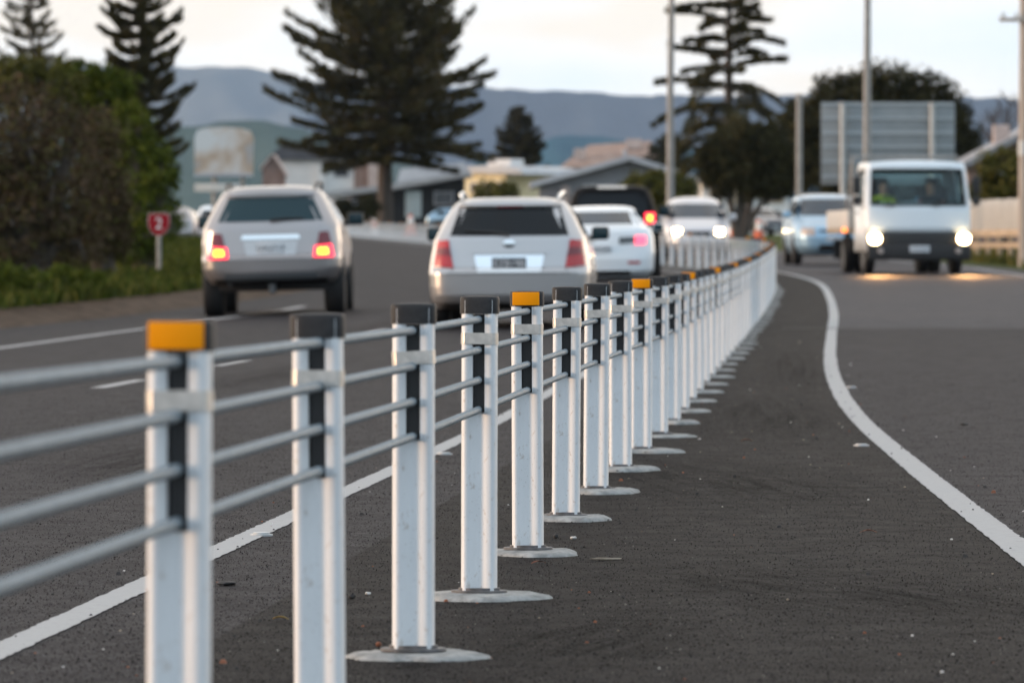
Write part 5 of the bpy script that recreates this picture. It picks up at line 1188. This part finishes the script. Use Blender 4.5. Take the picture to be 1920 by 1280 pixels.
# cream building
Y = 385.; X_, Z_ = local(910, Y); t = thing('building', 'cream flat roofed building with a white box on its roof', 'building', (PX(910, Y), Y, G(Y)), -R(38)); t.scale = (1.27, 1, 1)
MB().box(((X_(868)+X_(948))/2, 3, Z_(322)/2), (X_(948)-X_(868), 6, Z_(322))).build('wall', 'wall_cream', t)
mb = MB(); mb.prism([(X_(835), Z_(322)), (X_(990), Z_(328)), (X_(985), Z_(318)), (X_(945), Z_(311)), (X_(840), Z_(313))], -6.6, .6, 0, M_); mb.build('roof', 'roof_pale', t)
MB().box(((X_(892)+X_(935))/2, 2.2, Z_(307)), (X_(935)-X_(892), 1.6, Z_(298)-Z_(316)), 0, .05).build('roof_box', 'wall_white', t)
window(t, X_(900), 0, Z_(352), 1.4, .7); window(t, X_(935), 0, Z_(352), .6, .7)
# grey gabled house
Y = 318.; X_, Z_ = local(1165, Y); t = thing('house', 'wide grey gabled house behind the black off-roader and hedge', 'house', (PX(1165, Y), Y, G(Y)))
mb = MB(); mb.prism([(X_(1012), -.2), (X_(1300), -.2), (X_(1300), Z_(340)), (X_(1180), Z_(303)), (X_(1012), Z_(350))], -11, 0, 0, M_); mb.build('wall', 'roof_grey', t)
mb = MB(); roof_slab((X_(995), Z_(352)), (X_(1180), Z_(301)), 12, .30, mb, -.8); roof_slab((X_(1180), Z_(301)), (X_(1313), Z_(342)), 12, .30, mb, -.8); mb.build('roof', 'wall_grey', t)
mb = MB(); roof_slab((X_(995), Z_(352)), (X_(1180), Z_(301)), .06, .16, mb, -.87); roof_slab((X_(1180), Z_(301)), (X_(1313), Z_(342)), .06, .16, mb, -.87); mb.build('barge_board', 'roof_pale', t)
window(t, X_(1120), 0, Z_(362), 1.6, .9); window(t, X_(1210), 0, Z_(362), 1.6, .9)
MB().box((X_(1060), -.08, Z_(365)), (.5, .14, 1.0)).build('meter_box', 'wall_pink', t)
# terracotta roofed house behind
Y = 440.; X_, Z_ = local(1150, Y); t = thing('house', 'house with a faded terracotta hip roof and pale chimney below the hills', 'house', (PX(1150, Y), Y, G(Y)))
MB().box(((X_(1060)+X_(1245))/2, 5, Z_(312)/2), (X_(1245)-X_(1060), 9, Z_(312))).build('wall', 'wall_pink', t)
rv = [(X_(1048), -.6, Z_(314)), (X_(1258), -.6, Z_(314)), (X_(1258), 10.5, Z_(314)), (X_(1048), 10.5, Z_(314)), (X_(1105), 4.5, Z_(270)), (X_(1222), 4.5, Z_(262))]
MB().add(rv, [(0, 1, 5, 4), (1, 2, 5), (2, 3, 4, 5), (3, 0, 4), (3, 2, 1, 0)]).build('roof', 'roof_terracotta', t, ang=10)
MB().box((X_(1088), 1.2, Z_(296)), (1.0, .8, Z_(278)-Z_(314))).build('chimney', 'wall_pink', t); MB().box((X_(1190), 3.2, Z_(268)), (1.3, .8, Z_(262)-Z_(280))).build('chimney', 'wall_pink', t)
MB().tube([(X_(1172), 1.6, Z_(306)), (X_(1172), 1.6, Z_(280))], .18, 10).build('flue', 'wall_grey', t)
# white house behind the trees
Y = 285.; X_, Z_ = local(1400, Y); t = thing('house', 'white house with a brown window glimpsed under the round dark tree', 'house', (PX(1400, Y), Y, G(Y)))
MB().box(((X_(1318)+X_(1480))/2, 4, Z_(338)/2), (X_(1480)-X_(1318), 8, Z_(338))).build('wall', 'wall_white', t)
mb = MB(); mb.prism([(X_(1306), Z_(340)), (X_(1492), Z_(340)), (X_(1470), Z_(312)), (X_(1330), Z_(312))], -8.5, .5, 0, M_); mb.build('roof', 'roof_grey', t)
window(t, X_(1386), 0, Z_(370), 1.0, .9, 'wall_white', 'timber_tan'); window(t, X_(1342), 0, Z_(365), .6, .9, 'timber_tan'); window(t, X_(1450), 0, Z_(365), 1.0, .8, 'timber_tan')
# right hand house
Y = 205.; X_, Z_ = local(1900, Y); t = thing('house', 'house with a long pale roof edge sloping up out of the right side', 'house', (PX(1900, Y), Y, G(Y)))
mb = MB(); mb.prism([(X_(1815), 0), (X_(2080), 0), (X_(2080), Z_(262)), (X_(1960), Z_(232)), (X_(1815), Z_(312))], -8, 0, 0, M_); mb.build('wall', 'wall_brick', t)
mb = MB(); roof_slab((X_(1803), Z_(318)), (X_(1960), Z_(236)), 9, .22, mb, -.8); roof_slab((X_(1960), Z_(236)), (X_(2095), Z_(275)), 9, .22, mb, -.8); mb.build('roof', 'roof_grey', t)
window(t, X_(1870), 0, Z_(345), 1.2, .8); MB().box((X_(1890), 3, Z_(260)), (.6, .6, 1.2)).build('chimney', 'wall_pink', t)

# ------------------------------------------------------------------ air
hz = MB().box((0, 11770, 530), (24000, 23900, 1062)).build('haze', 'sign_white', ang=0); tag(hz, 'thin pale evening haze over the road and the distant hills', kind='stuff')
m = bpy.data.materials.new('haze'); m.use_nodes = True; N = m.node_tree.nodes; N.clear(); o = N.new('ShaderNodeOutputMaterial'); v = N.new('ShaderNodeVolumePrincipled')
v.inputs['Color'].default_value = (.56, .73, 1.0, 1); v.inputs['Density'].default_value = 2.4e-5; v.inputs['Anisotropy'].default_value = 0.2
m.node_tree.links.new(v.outputs[0], o.inputs['Volume']); hz.data.materials.clear(); hz.data.materials.append(m)
